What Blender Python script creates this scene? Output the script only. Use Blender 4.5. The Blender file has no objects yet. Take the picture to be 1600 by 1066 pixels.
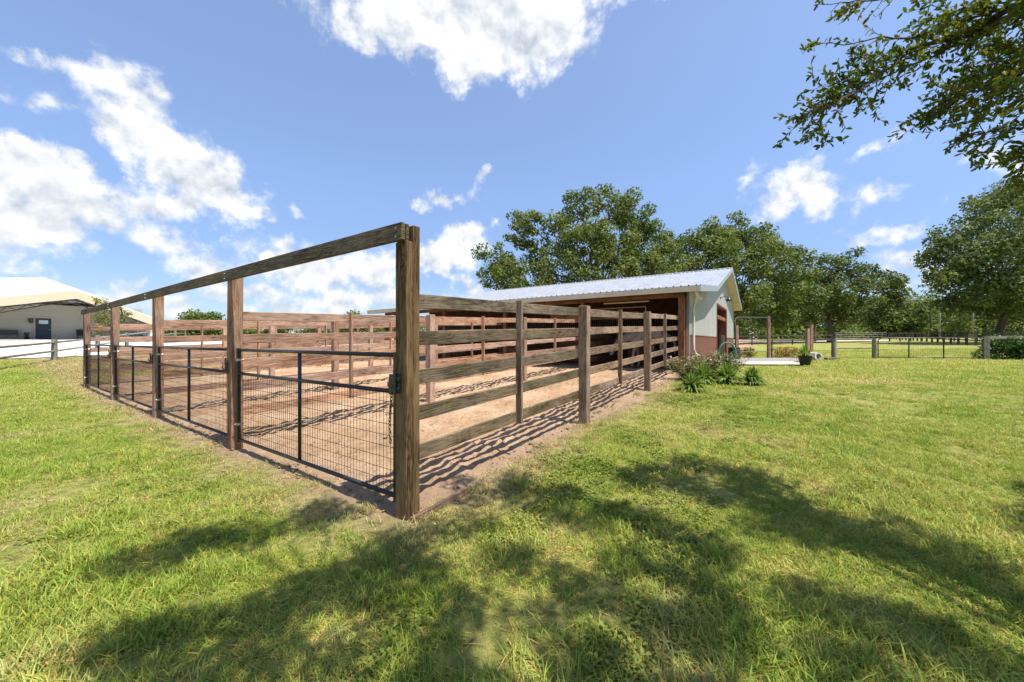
import bpy, math, random
import numpy as np
from mathutils import Vector, Matrix

random.seed(7)
RNG = np.random.default_rng(11)
sc = bpy.context.scene
COL = sc.collection
R = math.radians

# ------------------------------------------------------------------ frame of the place
F, CX, CY, HC = 590.0, 800.0, 533.6, 1.5          # camera focal (px of the 1600 wide photo), eye height
BX, BY = -0.891, 3.225                            # near corner post of the pens
UX, UY = -0.8215, 0.5702                          # u: along the row of gates
VX, VY = 0.5706, 0.8212                           # v: along the board fences, towards the barn


def W(u, v, z=0.0):
    return Vector((BX + UX*u + VX*v, BY + UY*u + VY*v, z))


def uv_of(x, y):
    return (x-BX)*UX + (y-BY)*UY, (x-BX)*VX + (y-BY)*VY


def ramp(t, a, b, s=1.5):
    """smooth clip of t to a..b, minus a"""
    def sp(q):
        return 0.5*(q + np.sqrt(q*q + s*s))
    return sp(t-a) - sp(t-b)


def gz(x, y):
    x = np.asarray(x, float); y = np.asarray(y, float)
    u, v = uv_of(x, y)
    z = 0.0386*ramp(v, 0, 12, .6) + 0.019*ramp(v, 30, 130, 6) + 0.040*ramp(u, 16.5, 56, 3) - .012
    return z


def G(u, v):
    p = W(u, v)
    return float(gz(p.x, p.y))


def at(px, py, Y):                                # a point seen at photo pixel px,py at depth Y
    return Vector(((px-CX)/F*Y, Y, HC + (CY-py)/F*Y))


def on_u(px, py, u):                              # same, on the plane u = const -> (v, z)
    r = (px-CX)/F
    a, b = BX+UX*u, BY+UY*u
    v = (r*b - a)/(VX - r*VY)
    return v, HC + (CY-py)/F*(b+VY*v)


def ground_at(px, Y):
    x = (px-CX)/F*Y
    return Vector((x, Y, float(gz(x, Y))))


# ------------------------------------------------------------------ noise
def _hash(ix, iy, seed):
    h = (ix.astype(np.int64)*374761393 + iy.astype(np.int64)*668265263 + seed*1442695041) & 0xffffffff
    h = ((h ^ (h >> 13))*1274126177) & 0xffffffff
    return ((h ^ (h >> 16)) & 0xffff)/65535.0


def vn(x, y, seed=0):
    x = np.asarray(x, float); y = np.asarray(y, float)
    ix, iy = np.floor(x), np.floor(y)
    fx, fy = x-ix, y-iy
    fx = fx*fx*(3-2*fx); fy = fy*fy*(3-2*fy)
    a = _hash(ix, iy, seed); b = _hash(ix+1, iy, seed); c = _hash(ix, iy+1, seed); d = _hash(ix+1, iy+1, seed)
    return (a*(1-fx)+b*fx)*(1-fy) + (c*(1-fx)+d*fx)*fy


def fbm(x, y, seed=0, o=4):
    s = 0; a = .5; t = 0
    for k in range(o):
        s = s + a*vn(x*2**k, y*2**k, seed+k*17); t += a; a *= .5
    return s/t


# ------------------------------------------------------------------ object helpers
def tag(o, label=None, cat=None, group=None, kind=None):
    if label: o['label'] = label
    if cat: o['category'] = cat
    if group: o['group'] = group
    if kind: o['kind'] = kind
    return o


def empty(name, loc, rz=0, label=None, cat=None, group=None):
    o = bpy.data.objects.new(name, None); COL.objects.link(o)
    o.location = loc; o.rotation_euler = (0, 0, rz); o.empty_display_size = .2
    return tag(o, label, cat, group)


def copy_tree(o, parent=None):
    c = o.copy(); COL.objects.link(c); c.parent = parent
    for ch in [q for q in bpy.data.objects if q.parent == o]:
        copy_tree(ch, c)
    return c


def root_loc(p):
    v = Vector((0, 0, 0))
    while p is not None:
        v += p.location; p = p.parent
    return v


class MB:
    """collects faces in world space; build() makes ONE mesh object"""
    def __init__(s):
        s.v = []; s.f = []; s.uv = []; s.m = []

    def face(s, pts, uvs=None, m=0):
        i = len(s.v); s.v += [tuple(p) for p in pts]; s.f.append(tuple(range(i, i+len(pts))))
        s.uv += uvs if uvs else [(0, 0)]*len(pts); s.m.append(m)

    def box(s, o, a, b, c, m=0):
        """box from corner o along vectors a, b, c"""
        o, a, b, c = Vector(o), Vector(a), Vector(b), Vector(c)
        if a.cross(b).dot(c) < 0: a, b = b, a
        P = [o, o+a, o+a+b, o+b, o+c, o+a+c, o+a+b+c, o+b+c]
        i = len(s.v); s.v += [tuple(p) for p in P]
        L = (a.length, b.length, c.length)
        for q, (e1, e2) in (((0, 3, 2, 1), (1, 0)), ((4, 5, 6, 7), (0, 1)), ((0, 1, 5, 4), (0, 2)), ((1, 2, 6, 5), (1, 2)),
                            ((2, 3, 7, 6), (0, 2)), ((3, 0, 4, 7), (1, 2))):
            s.f.append(tuple(i+k for k in q)); s.m.append(m)
            s.uv += [(0, 0), (L[e1], 0), (L[e1], L[e2]), (0, L[e2])]

    def ubox(s, u0, u1, v0, v1, z0, z1, m=0):     # box in the frame of the pens
        s.box(W(u0, v0, z0), W(u1, v0)-W(u0, v0), W(u0, v1)-W(u0, v0), (0, 0, z1-z0), m)

    def beam(s, p0, p1, w, h, up=(0, 0, 1), jit=.0, seg=1, m=0):
        """timber from p0 to p1: h along up, w sideways; grain runs along the length"""
        p0, p1 = Vector(p0), Vector(p1); d = p1-p0; L = d.length; d.normalize()
        up = Vector(up); side = d.cross(up).normalized(); upv = side.cross(d).normalized()
        n = max(1, int(L/.45)) if seg == 0 else seg
        ou, ov = random.uniform(0, 50), random.uniform(0, 50)
        rings = []
        sag = random.uniform(-jit, jit)*2; swp = random.uniform(-jit, jit)*2
        for k in range(n+1):
            t = k/n; c = p0 + d*(L*t) + upv*(sag*4*t*(1-t)+random.uniform(-jit, jit)*.4) + side*(swp*4*t*(1-t))
            rings.append([c + side*(a*w/2) + upv*(b*h/2) for a, b in ((-1, -1), (1, -1), (1, 1), (-1, 1))])
        i = len(s.v)
        for r in rings: s.v += [tuple(p) for p in r]
        per = [0, w, w+h, 2*w+h, 2*w+2*h]
        for k in range(n):
            for q in range(4):
                a = i+k*4+q; b = i+k*4+(q+1) % 4
                s.f.append((a, b, b+4, a+4)); s.m.append(m)
                x0, x1 = ou+L*k/n, ou+L*(k+1)/n
                s.uv += [(x0, ov+per[q]), (x0, ov+per[q+1]), (x1, ov+per[q+1]), (x1, ov+per[q])]
        e = i+n*4
        s.f.append((i+3, i+2, i+1, i)); s.m.append(m); s.uv += [(ou, ov), (ou+.01, ov), (ou+.01, ov+h), (ou, ov+h)]
        s.f.append((e, e+1, e+2, e+3)); s.m.append(m); s.uv += [(ou, ov), (ou+.01, ov), (ou+.01, ov+h), (ou, ov+h)]

    def tube(s, pts, r, n=8, caps=True, m=0, closed=False):
        pts = [Vector(p) for p in pts]; i0 = len(s.v); N = len(pts)
        rr = r if isinstance(r, (list, tuple)) else [r]*N
        ref = None; L = 0
        for k, p in enumerate(pts):
            if closed: d = pts[(k+1) % N]-pts[k-1]
            else: d = pts[min(k+1, N-1)]-pts[max(k-1, 0)]
            d.normalize()
            if ref is None:
                ref = d.cross(Vector((0, 0, 1)))
                if ref.length < .1: ref = d.cross(Vector((1, 0, 0)))
            ref = (ref - d*ref.dot(d)).normalized(); b = d.cross(ref)
            for q in range(n):
                a = 2*math.pi*q/n
                s.v.append(tuple(p + ref*(math.cos(a)*rr[k]) + b*(math.sin(a)*rr[k])))
        for k in range(N if closed else N-1):
            k2 = (k+1) % N; l = (pts[k2]-pts[k]).length
            for q in range(n):
                q2 = (q+1) % n
                s.f.append((i0+k*n+q, i0+k*n+q2, i0+k2*n+q2, i0+k2*n+q)); s.m.append(m)
                c = 2*math.pi*rr[k]
                s.uv += [(L, c*q/n), (L, c*(q+1)/n), (L+l, c*(q+1)/n), (L+l, c*q/n)]
            L += l
        if caps and not closed:
            s.f.append(tuple(i0+q for q in reversed(range(n)))); s.m.append(m); s.uv += [(0, 0)]*n
            s.f.append(tuple(i0+(N-1)*n+q for q in range(n))); s.m.append(m); s.uv += [(0, 0)]*n

    def prism(s, poly, ext, m=0):
        """poly (list of points) extruded by vector ext"""
        ext = Vector(ext); poly = [Vector(p) for p in poly]
        nrm = Vector((0, 0, 0))
        for k in range(len(poly)): nrm += poly[k].cross(poly[(k+1) % len(poly)])
        if nrm.dot(ext) > 0: poly = poly[::-1]
        n = len(poly)
        s.face(poly, [(0, 0)]*n, m); s.face([p+ext for p in reversed(poly)], [(0, 0)]*n, m)
        for k in range(n):
            a, b = poly[k], poly[(k+1) % n]
            l = (b-a).length; e = ext.length
            s.face([b, a, a+ext, b+ext], [(l, 0), (0, 0), (0, e), (l, e)], m)

    def build(s, name, mats, parent=None, smooth=False, bevel=0, local=False):
        me = bpy.data.meshes.new(name)
        me.from_pydata(s.v, [], s.f); me.validate()
        off = Vector((0, 0, 0)) if local else root_loc(parent)
        if not local and parent is None:
            a = np.array(s.v); c = Vector(((a[:, 0].min()+a[:, 0].max())/2, (a[:, 1].min()+a[:, 1].max())/2, a[:, 2].min()))
            off = c
        if off.length > 0: me.transform(Matrix.Translation(-off))
        uvl = me.uv_layers.new(name='UVMap')
        if len(uvl.data) == len(s.uv):
            uvl.data.foreach_set('uv', np.array(s.uv, float).ravel())
        for m in (mats if isinstance(mats, (list, tuple)) else [mats]): me.materials.append(m)
        if len(me.polygons) == len(s.m): me.polygons.foreach_set('material_index', s.m)
        if smooth: me.polygons.foreach_set('use_smooth', [True]*len(me.polygons))
        o = bpy.data.objects.new(name, me); COL.objects.link(o)
        if parent: o.parent = parent
        elif not local: o.location = off
        if bevel:
            b = o.modifiers.new('bevel', 'BEVEL'); b.width = bevel; b.segments = 1; b.limit_method = 'ANGLE'; b.angle_limit = R(50)
        return o


def np_mesh(name, V, Fq, mat, parent=None, attrs=None, smooth=False, loc=None, nside=4):
    """fast mesh from numpy: V (n,3), Fq (m,nside)"""
    me = bpy.data.meshes.new(name)
    V = np.asarray(V, np.float32); Fq = np.asarray(Fq, np.int32)
    off = np.array(loc if loc is not None else (0, 0, 0), np.float32)
    V = V-off
    me.vertices.add(len(V)); me.vertices.foreach_set('co', V.ravel())
    me.loops.add(Fq.size); me.loops.foreach_set('vertex_index', Fq.ravel())
    me.polygons.add(len(Fq)); me.polygons.foreach_set('loop_start', np.arange(0, Fq.size, nside, dtype=np.int32))
    if attrs:
        for k, (dom, ty, a) in attrs.items():
            at_ = me.attributes.new(k, ty, dom)
            at_.data.foreach_set('color' if ty == 'FLOAT_COLOR' else 'value' if ty in ('FLOAT', 'INT') else 'vector', np.asarray(a, np.float32 if ty != 'INT' else np.int32).ravel())
    me.update(calc_edges=True)
    if smooth: me.polygons.foreach_set('use_smooth', [True]*len(me.polygons))
    me.materials.append(mat)
    o = bpy.data.objects.new(name, me); COL.objects.link(o)
    if parent is not None: o.parent = parent
    else: o.location = [float(q) for q in off]
    return o


# ------------------------------------------------------------------ materials
def mat(name, rgb=(.5, .5, .5), rough=.6, metal=0.0, spec=.3):
    m = bpy.data.materials.new(name); m.use_nodes = True
    b = m.node_tree.nodes['Principled BSDF']
    b.inputs['Base Color'].default_value = (*rgb, 1); b.inputs['Roughness'].default_value = rough
    b.inputs['Metallic'].default_value = metal; b.inputs['Specular IOR Level'].default_value = spec
    return m


class NT:
    def __init__(s, tree): s.t = tree; s.n = tree.nodes; s.l = tree.links

    def add(s, ty, **k):
        n = s.n.new(ty)
        for a, b in k.items(): setattr(n, a, b)
        return n

    def put(s, sock, v):
        if hasattr(v, 'links') or hasattr(v, 'is_linked'): s.l.new(v, sock)
        else: sock.default_value = v

    def math(s, op, a, b=0.0, c=0.0, clamp=False):
        n = s.add('ShaderNodeMath', operation=op); n.use_clamp = clamp
        s.put(n.inputs[0], a); s.put(n.inputs[1], b)
        if op in ('MULTIPLY_ADD', 'SMOOTH_MAX', 'SMOOTH_MIN'): s.put(n.inputs[2], c)
        return n.outputs[0]

    def vmath(s, op, a, b=(0, 0, 0), out=0):
        n = s.add('ShaderNodeVectorMath', operation=op); s.put(n.inputs[0], a)
        if op == 'SCALE': s.put(n.inputs['Scale'], b)
        elif op != 'LENGTH': s.put(n.inputs[1], b)
        return n.outputs['Value'] if op in ('LENGTH', 'DOT_PRODUCT') else n.outputs[0]

    def noise(s, vec, scale=5, detail=4, rough=.55, dist=0.0, out='Fac'):
        n = s.add('ShaderNodeTexNoise'); s.put(n.inputs['Vector'], vec)
        n.inputs['Scale'].default_value = scale; n.inputs['Detail'].default_value = detail
        n.inputs['Roughness'].default_value = rough; n.inputs['Distortion'].default_value = dist
        return n.outputs[out]

    def ramp(s, fac, stops):
        n = s.add('ShaderNodeValToRGB'); s.put(n.inputs[0], fac)
        e = n.color_ramp.elements
        while len(e) < len(stops): e.new(.5)
        for k, (p, c) in enumerate(stops):
            e[k].position = p; e[k].color = (*c, 1) if len(c) == 3 else c
        return n.outputs[0]

    def mix(s, fac, a, b, mode='MIX'):
        n = s.add('ShaderNodeMix', data_type='RGBA', blend_type=mode)
        s.put(n.inputs[0], fac); s.put(n.inputs[6], a if not isinstance(a, tuple) else (*a, 1)[:4]); s.put(n.inputs[7], b if not isinstance(b, tuple) else (*b, 1)[:4])
        return n.outputs[2]

    def maprange(s, v, a, b, c=0.0, d=1.0, smooth=True):
        n = s.add('ShaderNodeMapRange'); n.interpolation_type = 'SMOOTHSTEP' if smooth else 'LINEAR'
        s.put(n.inputs[0], v)
        for k, q in enumerate((a, b, c, d)): s.put(n.inputs[1+k], q)
        return n.outputs[0]

    def bump(s, h, dist=.01, strength=.6):
        n = s.add('ShaderNodeBump'); s.put(n.inputs['Height'], h)
        n.inputs['Distance'].default_value = dist; n.inputs['Strength'].default_value = strength
        return n.outputs[0]


def bsdf(m): return m.node_tree.nodes['Principled BSDF']


def wood_mat(name, dark, mid, light, moss=0.0, grey=0.0, rough=.85, vary=1.0):
    m = mat(name, mid, rough, spec=.15); t = NT(m.node_tree); b = bsdf(m)
    uvn = t.add('ShaderNodeUVMap').outputs[0]
    geo = t.add('ShaderNodeNewGeometry').outputs['Position']
    mp = t.add('ShaderNodeMapping'); t.l.new(uvn, mp.inputs[0]); mp.inputs['Scale'].default_value = (1.0, 9.0, 1)
    big = t.noise(mp.outputs[0], 1.3, 3, .5, .6)
    # growth rings: a stretched, distorted field cut into bands
    rings = t.math('SINE', t.math('MULTIPLY', big, 55.0))
    mp2 = t.add('ShaderNodeMapping'); t.l.new(uvn, mp2.inputs[0]); mp2.inputs['Scale'].default_value = (3.0, 90.0, 1)
    fine = t.noise(mp2.outputs[0], 1.0, 5, .65, .4)
    g = t.math('ADD', t.math('MULTIPLY', rings, .085), fine)
    mp3 = t.add('ShaderNodeMapping'); t.l.new(uvn, mp3.inputs[0]); mp3.inputs['Scale'].default_value = (.7, 2.0, 1)
    patch = t.noise(mp3.outputs[0], 1.5, 4, .6)
    g2 = t.math('ADD', g, t.math('MULTIPLY', t.math('SUBTRACT', patch, .5), .9))
    c = t.ramp(g2, [(.30, dark), (.48, mid), (.74, light)])
    # knots
    vo = t.add('ShaderNodeTexVoronoi'); mp4 = t.add('ShaderNodeMapping'); t.l.new(uvn, mp4.inputs[0]); mp4.inputs['Scale'].default_value = (1.6, 4.2, 1)
    t.l.new(mp4.outputs[0], vo.inputs['Vector']); vo.inputs['Scale'].default_value = 1.0
    k = t.maprange(vo.outputs['Distance'], .04, .11, 1, 0)
    c = t.mix(t.math('MULTIPLY', k, .75), c, tuple(q*.45 for q in dark))
    if grey > 0:
        w = t.maprange(t.noise(geo, 2.3, 4, .6), .42, .62, 0, grey)
        c = t.mix(w, c, (.21, .19, .16))
    if moss > 0:
        w = t.maprange(t.noise(geo, 2.6, 5, .65), .5, .68, 0, moss)
        w2 = t.maprange(t.noise(geo, 5.1, 5, .65), .56, .7, 0, moss*.8)
        mp5 = t.add('ShaderNodeMapping'); t.l.new(uvn, mp5.inputs[0]); mp5.inputs['Scale'].default_value = (9, .9, 1)
        w3 = t.maprange(t.noise(mp5.outputs[0], 1.2, 4, .6), .52, .66, 0, moss*.75)
        c = t.mix(w3, c, (.055, .05, .034))
        c = t.mix(w, c, (.095, .10, .045)); c = t.mix(w2, c, (.20, .20, .04))
    rnd = t.add('ShaderNodeObjectInfo').outputs['Random']
    hsv = t.add('ShaderNodeHueSaturation'); t.l.new(c, hsv.inputs['Color'])
    t.l.new(t.math('MULTIPLY_ADD', rnd, .42*vary, 1-.2*vary), hsv.inputs['Value'])
    t.l.new(t.math('MULTIPLY_ADD', t.math('FRACT', t.math('MULTIPLY', rnd, 7.3)), .25*vary, 1-.13*vary), hsv.inputs['Saturation'])
    t.l.new(hsv.outputs[0], b.inputs['Base Color'])
    t.l.new(t.bump(g, .008, .7), b.inputs['Normal'])
    return m


M_wood_near = wood_mat('weathered_mossy_timber', (.036, .026, .016), (.118, .084, .052), (.22, .165, .11), moss=.42, grey=.15)
M_wood_fence = wood_mat('weathered_pine', (.08, .044, .026), (.235, .145, .09), (.38, .26, .175), moss=.2, grey=.22)
M_wood_pen = wood_mat('red_brown_pine', (.13, .06, .035), (.35, .20, .13), (.50, .33, .23), moss=.08, grey=.2)
M_wood_post = wood_mat('treated_post', (.034, .018, .008), (.115, .070, .032), (.215, .140, .07), moss=.16, grey=.0, vary=0)
M_wood_gatepost = wood_mat('red_gate_post', (.09, .042, .025), (.26, .145, .092), (.39, .25, .17), moss=.05, grey=.3)
M_wood_barn = wood_mat('barn_timber', (.10, .04, .022), (.24, .105, .055), (.36, .18, .10))
M_wood_grey = wood_mat('old_grey_rail', (.10, .095, .07), (.22, .21, .16), (.36, .34, .28), moss=.35)
M_wood_dark = wood_mat('dark_rail', (.04, .032, .028), (.085, .07, .06), (.14, .12, .10))

M_black = mat('black_powder_coat', (.014, .015, .018), .32, 0, .5)
M_wire = mat('dark_galvanised_wire', (.03, .026, .022), .5, .4)
M_galv = mat('galvanised_steel', (.42, .42, .42), .38, .9)
M_grey = mat('grey_steel', (.33, .36, .38), .45, .3)


def noisy(m, c0, c1, scale=6, bump=.0, coord='Object', detail=5, lo=.35, hi=.65):
    t = NT(m.node_tree); geo = t.add('ShaderNodeNewGeometry').outputs['Position']
    n = t.noise(geo, scale, detail, .6)
    t.l.new(t.ramp(n, [(lo, c0), (hi, c1)]), bsdf(m).inputs['Base Color'])
    if bump: t.l.new(t.bump(n, bump, .7), bsdf(m).inputs['Normal'])
    return m


M_roof = noisy(mat('galvalume_roof', rough=.42, metal=.25, spec=.5), (.31, .32, .34), (.41, .42, .44), 2.2)
M_trim = noisy(mat('tan_trim', rough=.55), (.50, .42, .30), (.58, .50, .37), 1.5)
M_soffit = noisy(mat('cream_soffit', rough=.6), (.54, .48, .36), (.60, .54, .42), 2)
M_rake = noisy(mat('grey_rake_trim', rough=.4, metal=.3), (.36, .42, .46), (.43, .48, .52), 2)


def ribbed(name, c, pitch, rough=.45, along='v'):
    """painted steel cladding with narrow upright ribs"""
    m = mat(name, c, rough, spec=.35); t = NT(m.node_tree)
    geo = t.add('ShaderNodeNewGeometry').outputs['Position']
    ax = (VX, VY, 0) if along == 'v' else (UX, UY, 0)
    d = t.vmath('DOT_PRODUCT', geo, ax)
    f = t.math('FRACT', t.math('DIVIDE', d, pitch))
    rib = t.math('SUBTRACT', 1.0, t.maprange(t.math('ABSOLUTE', t.math('SUBTRACT', f, .5)), .03, .13, 0, 1))
    mp = t.add('ShaderNodeMapping'); t.l.new(geo, mp.inputs[0]); mp.inputs['Scale'].default_value = (4, 4, .5)
    n = t.math('ADD', t.math('MULTIPLY', t.noise(geo, 1.7, 5, .6), .5), t.math('MULTIPLY', t.noise(mp.outputs[0], 1.5, 5, .6), .5))
    t.l.new(t.ramp(n, [(.36, tuple(q*.80 for q in c)), (.7, tuple(min(1, q*1.06) for q in c))]), bsdf(m).inputs['Base Color'])
    t.l.new(t.bump(rib, .02, .9), bsdf(m).inputs['Normal'])
    return m


M_wall = ribbed('pale_ribbed_steel', (.43, .43, .395), .23)
M_wains = ribbed('brown_red_ribbed_steel', (.20, .075, .055), .23)
M_darkred = mat('dark_red_trim', (.16, .05, .035), .5)
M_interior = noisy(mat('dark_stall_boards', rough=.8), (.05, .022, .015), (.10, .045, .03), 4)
M_bars = mat('stall_bars', (.22, .25, .26), .4, .6)
M_downspout = noisy(mat('pale_green_downspout', rough=.4), (.58, .61, .52), (.66, .68, .60), 3)
M_lampwhite = mat('white_lamp_glass', (.8, .8, .76), .3)
M_hose = mat('green_garden_hose', (.10, .33, .22), .4)
M_concrete = noisy(mat('pale_concrete', rough=.85), (.36, .33, .27), (.48, .45, .38), 3, .004)
M_mulch = noisy(mat('grey_gravel_bed', rough=.95), (.16, .15, .14), (.34, .31, .28), 30, .01)
M_blackplastic = mat('black_plastic_pot', (.02, .02, .021), .45)
M_darkbin = mat('dark_grey_bin', (.05, .045, .045), .6)
M_white_gravel = noisy(mat('white_limerock', rough=.95), (.50, .48, .455), (.66, .64, .61), 2.2, .01)
M_drive = noisy(mat('pale_drive', rough=.95), (.42, .36, .31), (.55, .48, .43), 1.0, .01)


def siding(name, c, pitch=.2):
    m = mat(name, c, .65, spec=.2); t = NT(m.node_tree)
    geo = t.add('ShaderNodeNewGeometry').outputs['Position']
    s = t.add('ShaderNodeSeparateXYZ'); t.l.new(geo, s.inputs[0])
    f = t.math('FRACT', t.math('DIVIDE', s.outputs[2], pitch))
    n = t.noise(geo, 1.2, 4, .6)
    t.l.new(t.ramp(n, [(.3, tuple(q*.93 for q in c)), (.7, c)]), bsdf(m).inputs['Base Color'])
    t.l.new(t.bump(f, .03, 1.0), bsdf(m).inputs['Normal'])
    return m


M_siding = siding('grey_beige_lap_siding', (.40, .38, .31))
M_whiteroof = noisy(mat('white_metal_roof', rough=.5), (.52, .55, .58), (.58, .61, .63), 1.0)
M_navy = mat('navy_door_paint', (.022, .03, .05), .45)
M_glass_dark = mat('window_glass', (.5, .6, .68), .1, .2, .8)
M_whitetrim = mat('white_trim', (.72, .72, .68), .5)


def pen_field(t, geo, bx, by):
    """in the shader: roughly how far inside the sandy pens"""
    rel = t.vmath('SUBTRACT', geo, (BX, BY, 0))
    u = t.vmath('DOT_PRODUCT', rel, (UX, UY, 0)); v = t.vmath('DOT_PRODUCT', rel, (VX, VY, 0))
    d = t.math('MINIMUM', t.math('MINIMUM', t.math('ADD', u, bx), t.math('SUBTRACT', 15.95, u)), t.math('ADD', v, by))
    n = t.math('ADD', t.math('MULTIPLY', t.noise(geo, 1.3, 4, .6), .9), t.math('MULTIPLY', t.noise(geo, 7, 5, .7), .8))
    return t.math('ADD', d, t.math('SUBTRACT', n, .85))


def sand_colour(t, geo):
    a = t.noise(geo, .9, 5, .65); b = t.noise(geo, 14, 6, .7); c_ = t.noise(geo, 60, 3, .6)
    c = t.ramp(a, [(.32, (.30, .19, .108)), (.5, (.42, .275, .165)), (.68, (.52, .385, .25))])
    c = t.mix(t.maprange(b, .32, .47, .75, 0), c, (.19, .11, .06))
    c = t.mix(t.maprange(c_, .60, .75, 0, .55), c, (.62, .48, .35))
    c = t.mix(t.maprange(c_, .28, .42, .6, 0), c, (.15, .09, .055))
    vo = t.add('ShaderNodeTexVoronoi'); t.l.new(geo, vo.inputs['Vector']); vo.inputs['Scale'].default_value = 5.5
    dr = t.math('MULTIPLY', t.maprange(vo.outputs['Distance'], .05, .16, 1, 0), t.maprange(t.noise(geo, 3.1, 2, .5), .5, .58, 0, 1))
    c = t.mix(t.math('MULTIPLY', dr, .85), c, (.10, .06, .035))
    f = pen_field(t, geo, .0, .0)                     # greyer, dirtier soil along the lawn edge
    c = t.mix(t.maprange(f, -.1, .55, .6, 0), c, (.24, .175, .12))
    return c, t.math('ADD', t.math('MULTIPLY', b, .8), t.math('MULTIPLY', c_, .3))


def ground_mat():
    m = mat('lawn_soil', (.2, .2, .06), .95, spec=.1); t = NT(m.node_tree)
    geo = t.add('ShaderNodeNewGeometry').outputs['Position']
    c = lawn_colour(t, geo)
    fine = t.noise(geo, 38, 5, .7); d = t.noise(geo, 9, 4, .6); f2 = t.noise(geo, 120, 3, .7)
    c = t.mix(t.maprange(fine, .38, .60, 0, .75), t.mix(.6, c, (.33, .235, .13)), c)
    c = t.mix(t.maprange(d, .35, .6, .6, 0), c, (.07, .10, .022))
    c = t.mix(t.maprange(f2, .3, .5, .6, 0), c, (.06, .07, .02))
    sc_, sh = sand_colour(t, geo)
    f = t.maprange(pen_field(t, geo, .42, .42), .05, .50, 0, 1)
    c = t.mix(f, c, sc_)
    t.l.new(c, bsdf(m).inputs['Base Color'])
    t.l.new(t.bump(t.math('ADD', t.math('ADD', fine, d), f2), .03, .8), bsdf(m).inputs['Normal'])
    return m


def lawn_colour(t, geo):
    """where the lawn is lush, yellowish or dried out"""
    n1 = t.noise(geo, .55, 4, .6); n2 = t.noise(geo, 1.9, 5, .65); n3 = t.noise(geo, .13, 3, .5)
    a = t.math('ADD', t.math('MULTIPLY', n1, .55), t.math('MULTIPLY', n2, .45))
    c = t.ramp(a, [(.34, (.175, .245, .028)), (.45, (.30, .345, .052)), (.55, (.405, .395, .092)), (.65, (.50, .40, .185))])
    c = t.mix(t.maprange(n3, .45, .65, 0, .35), c, (.24, .34, .04))
    rel = t.vmath('SUBTRACT', geo, (BX, BY, 0))       # trodden, straw coloured margin in front of the gates
    v = t.vmath('DOT_PRODUCT', rel, (VX, VY, 0)); u = t.vmath('DOT_PRODUCT', rel, (UX, UY, 0))
    m = t.math('ADD', t.math('MINIMUM', v, u), t.math('MULTIPLY', n2, 1.6))
    return t.mix(t.maprange(m, -.1, .75, 0, .75), c, (.44, .34, .17))


M_ground = ground_mat()


def blade_mat(name, dry=.0, shift=1.0, trans=.35):
    m = mat(name, (.1, .2, .03), .55, spec=.25); t = NT(m.node_tree); b = bsdf(m)
    geo = t.add('ShaderNodeNewGeometry').outputs['Position']
    c = lawn_colour(t, geo)
    a = t.add('ShaderNodeAttribute'); a.attribute_name = 'tint'
    c = t.mix(1.0, c, a.outputs['Color'], 'MULTIPLY')
    t.l.new(c, b.inputs['Base Color'])
    tr = t.add('ShaderNodeBsdfTranslucent'); t.l.new(c, tr.inputs[0])
    mx = t.add('ShaderNodeMixShader'); mx.inputs[0].default_value = trans
    t.l.new(b.outputs[0], mx.inputs[1]); t.l.new(tr.outputs[0], mx.inputs[2])
    t.l.new(mx.outputs[0], t.n['Material Output'].inputs[0])
    return m


M_blade = blade_mat('grass_blades')


def leaf_mat(name, c0, c1, c2, scale=.35, trans=.3, rough=.6, spec=.2):
    """leaves: kind-wide hue patches plus a tint per leaf"""
    m = mat(name, c1, rough, spec=spec); t = NT(m.node_tree); b = bsdf(m)
    geo = t.add('ShaderNodeNewGeometry').outputs['Position']
    n = t.noise(geo, scale, 4, .6)
    a = t.add('ShaderNodeAttribute'); a.attribute_name = 'tint'
    c = t.ramp(n, [(.33, c0), (.5, c1), (.68, c2)])
    c = t.mix(1.0, c, a.outputs['Color'], 'MULTIPLY')
    t.l.new(c, b.inputs['Base Color'])
    tr = t.add('ShaderNodeBsdfTranslucent'); t.l.new(t.mix(1.0, c, (1.25, 1.3, .7), 'MULTIPLY'), tr.inputs[0])
    mx = t.add('ShaderNodeMixShader'); mx.inputs[0].default_value = trans
    t.l.new(b.outputs[0], mx.inputs[1]); t.l.new(tr.outputs[0], mx.inputs[2])
    t.l.new(mx.outputs[0], t.n['Material Output'].inputs[0])
    return m


M_oak = leaf_mat('oak_foliage', (.080, .118, .028), (.120, .160, .038), (.175, .200, .054))
M_oak2 = leaf_mat('oak_foliage_cool', (.074, .110, .036), (.112, .150, .050), (.160, .185, .066), .5)
M_wood_far = leaf_mat('mixed_wood_foliage', (.070, .11, .026), (.115, .16, .036), (.18, .20, .055), .12)
M_nearleaf = leaf_mat('near_oak_leaves', (.065, .11, .022), (.11, .155, .03), (.17, .19, .04), 2.2, .4, .55, .15)
M_hedge = leaf_mat('glossy_hedge_leaves', (.035, .085, .02), (.055, .12, .025), (.09, .17, .04), 2.5, .2, .5, .25)
M_vhedge = leaf_mat('variegated_hedge_leaves', (.22, .13, .06), (.40, .28, .10), (.34, .36, .08), 7, .25)
M_strap = leaf_mat('strappy_leaves', (.08, .15, .032), (.14, .23, .045), (.23, .31, .075), 4, .3)
M_myrtle = leaf_mat('crepe_myrtle_leaves', (.10, .13, .03), (.17, .19, .045), (.32, .19, .06), 1.2, .3)
M_flowerleaf = leaf_mat('flowering_bush_leaves', (.10, .12, .045), (.17, .18, .075), (.28, .22, .13), 5, .25)
M_petal = mat('pale_pink_petals', (.72, .48, .46), .6)
M_bark = noisy(mat('oak_bark', rough=.9, spec=.1), (.055, .045, .035), (.17, .145, .115), 9, .03)
M_twig = noisy(mat('twig_bark', rough=.9, spec=.1), (.09, .065, .045), (.20, .15, .11), 25, .004)

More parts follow.
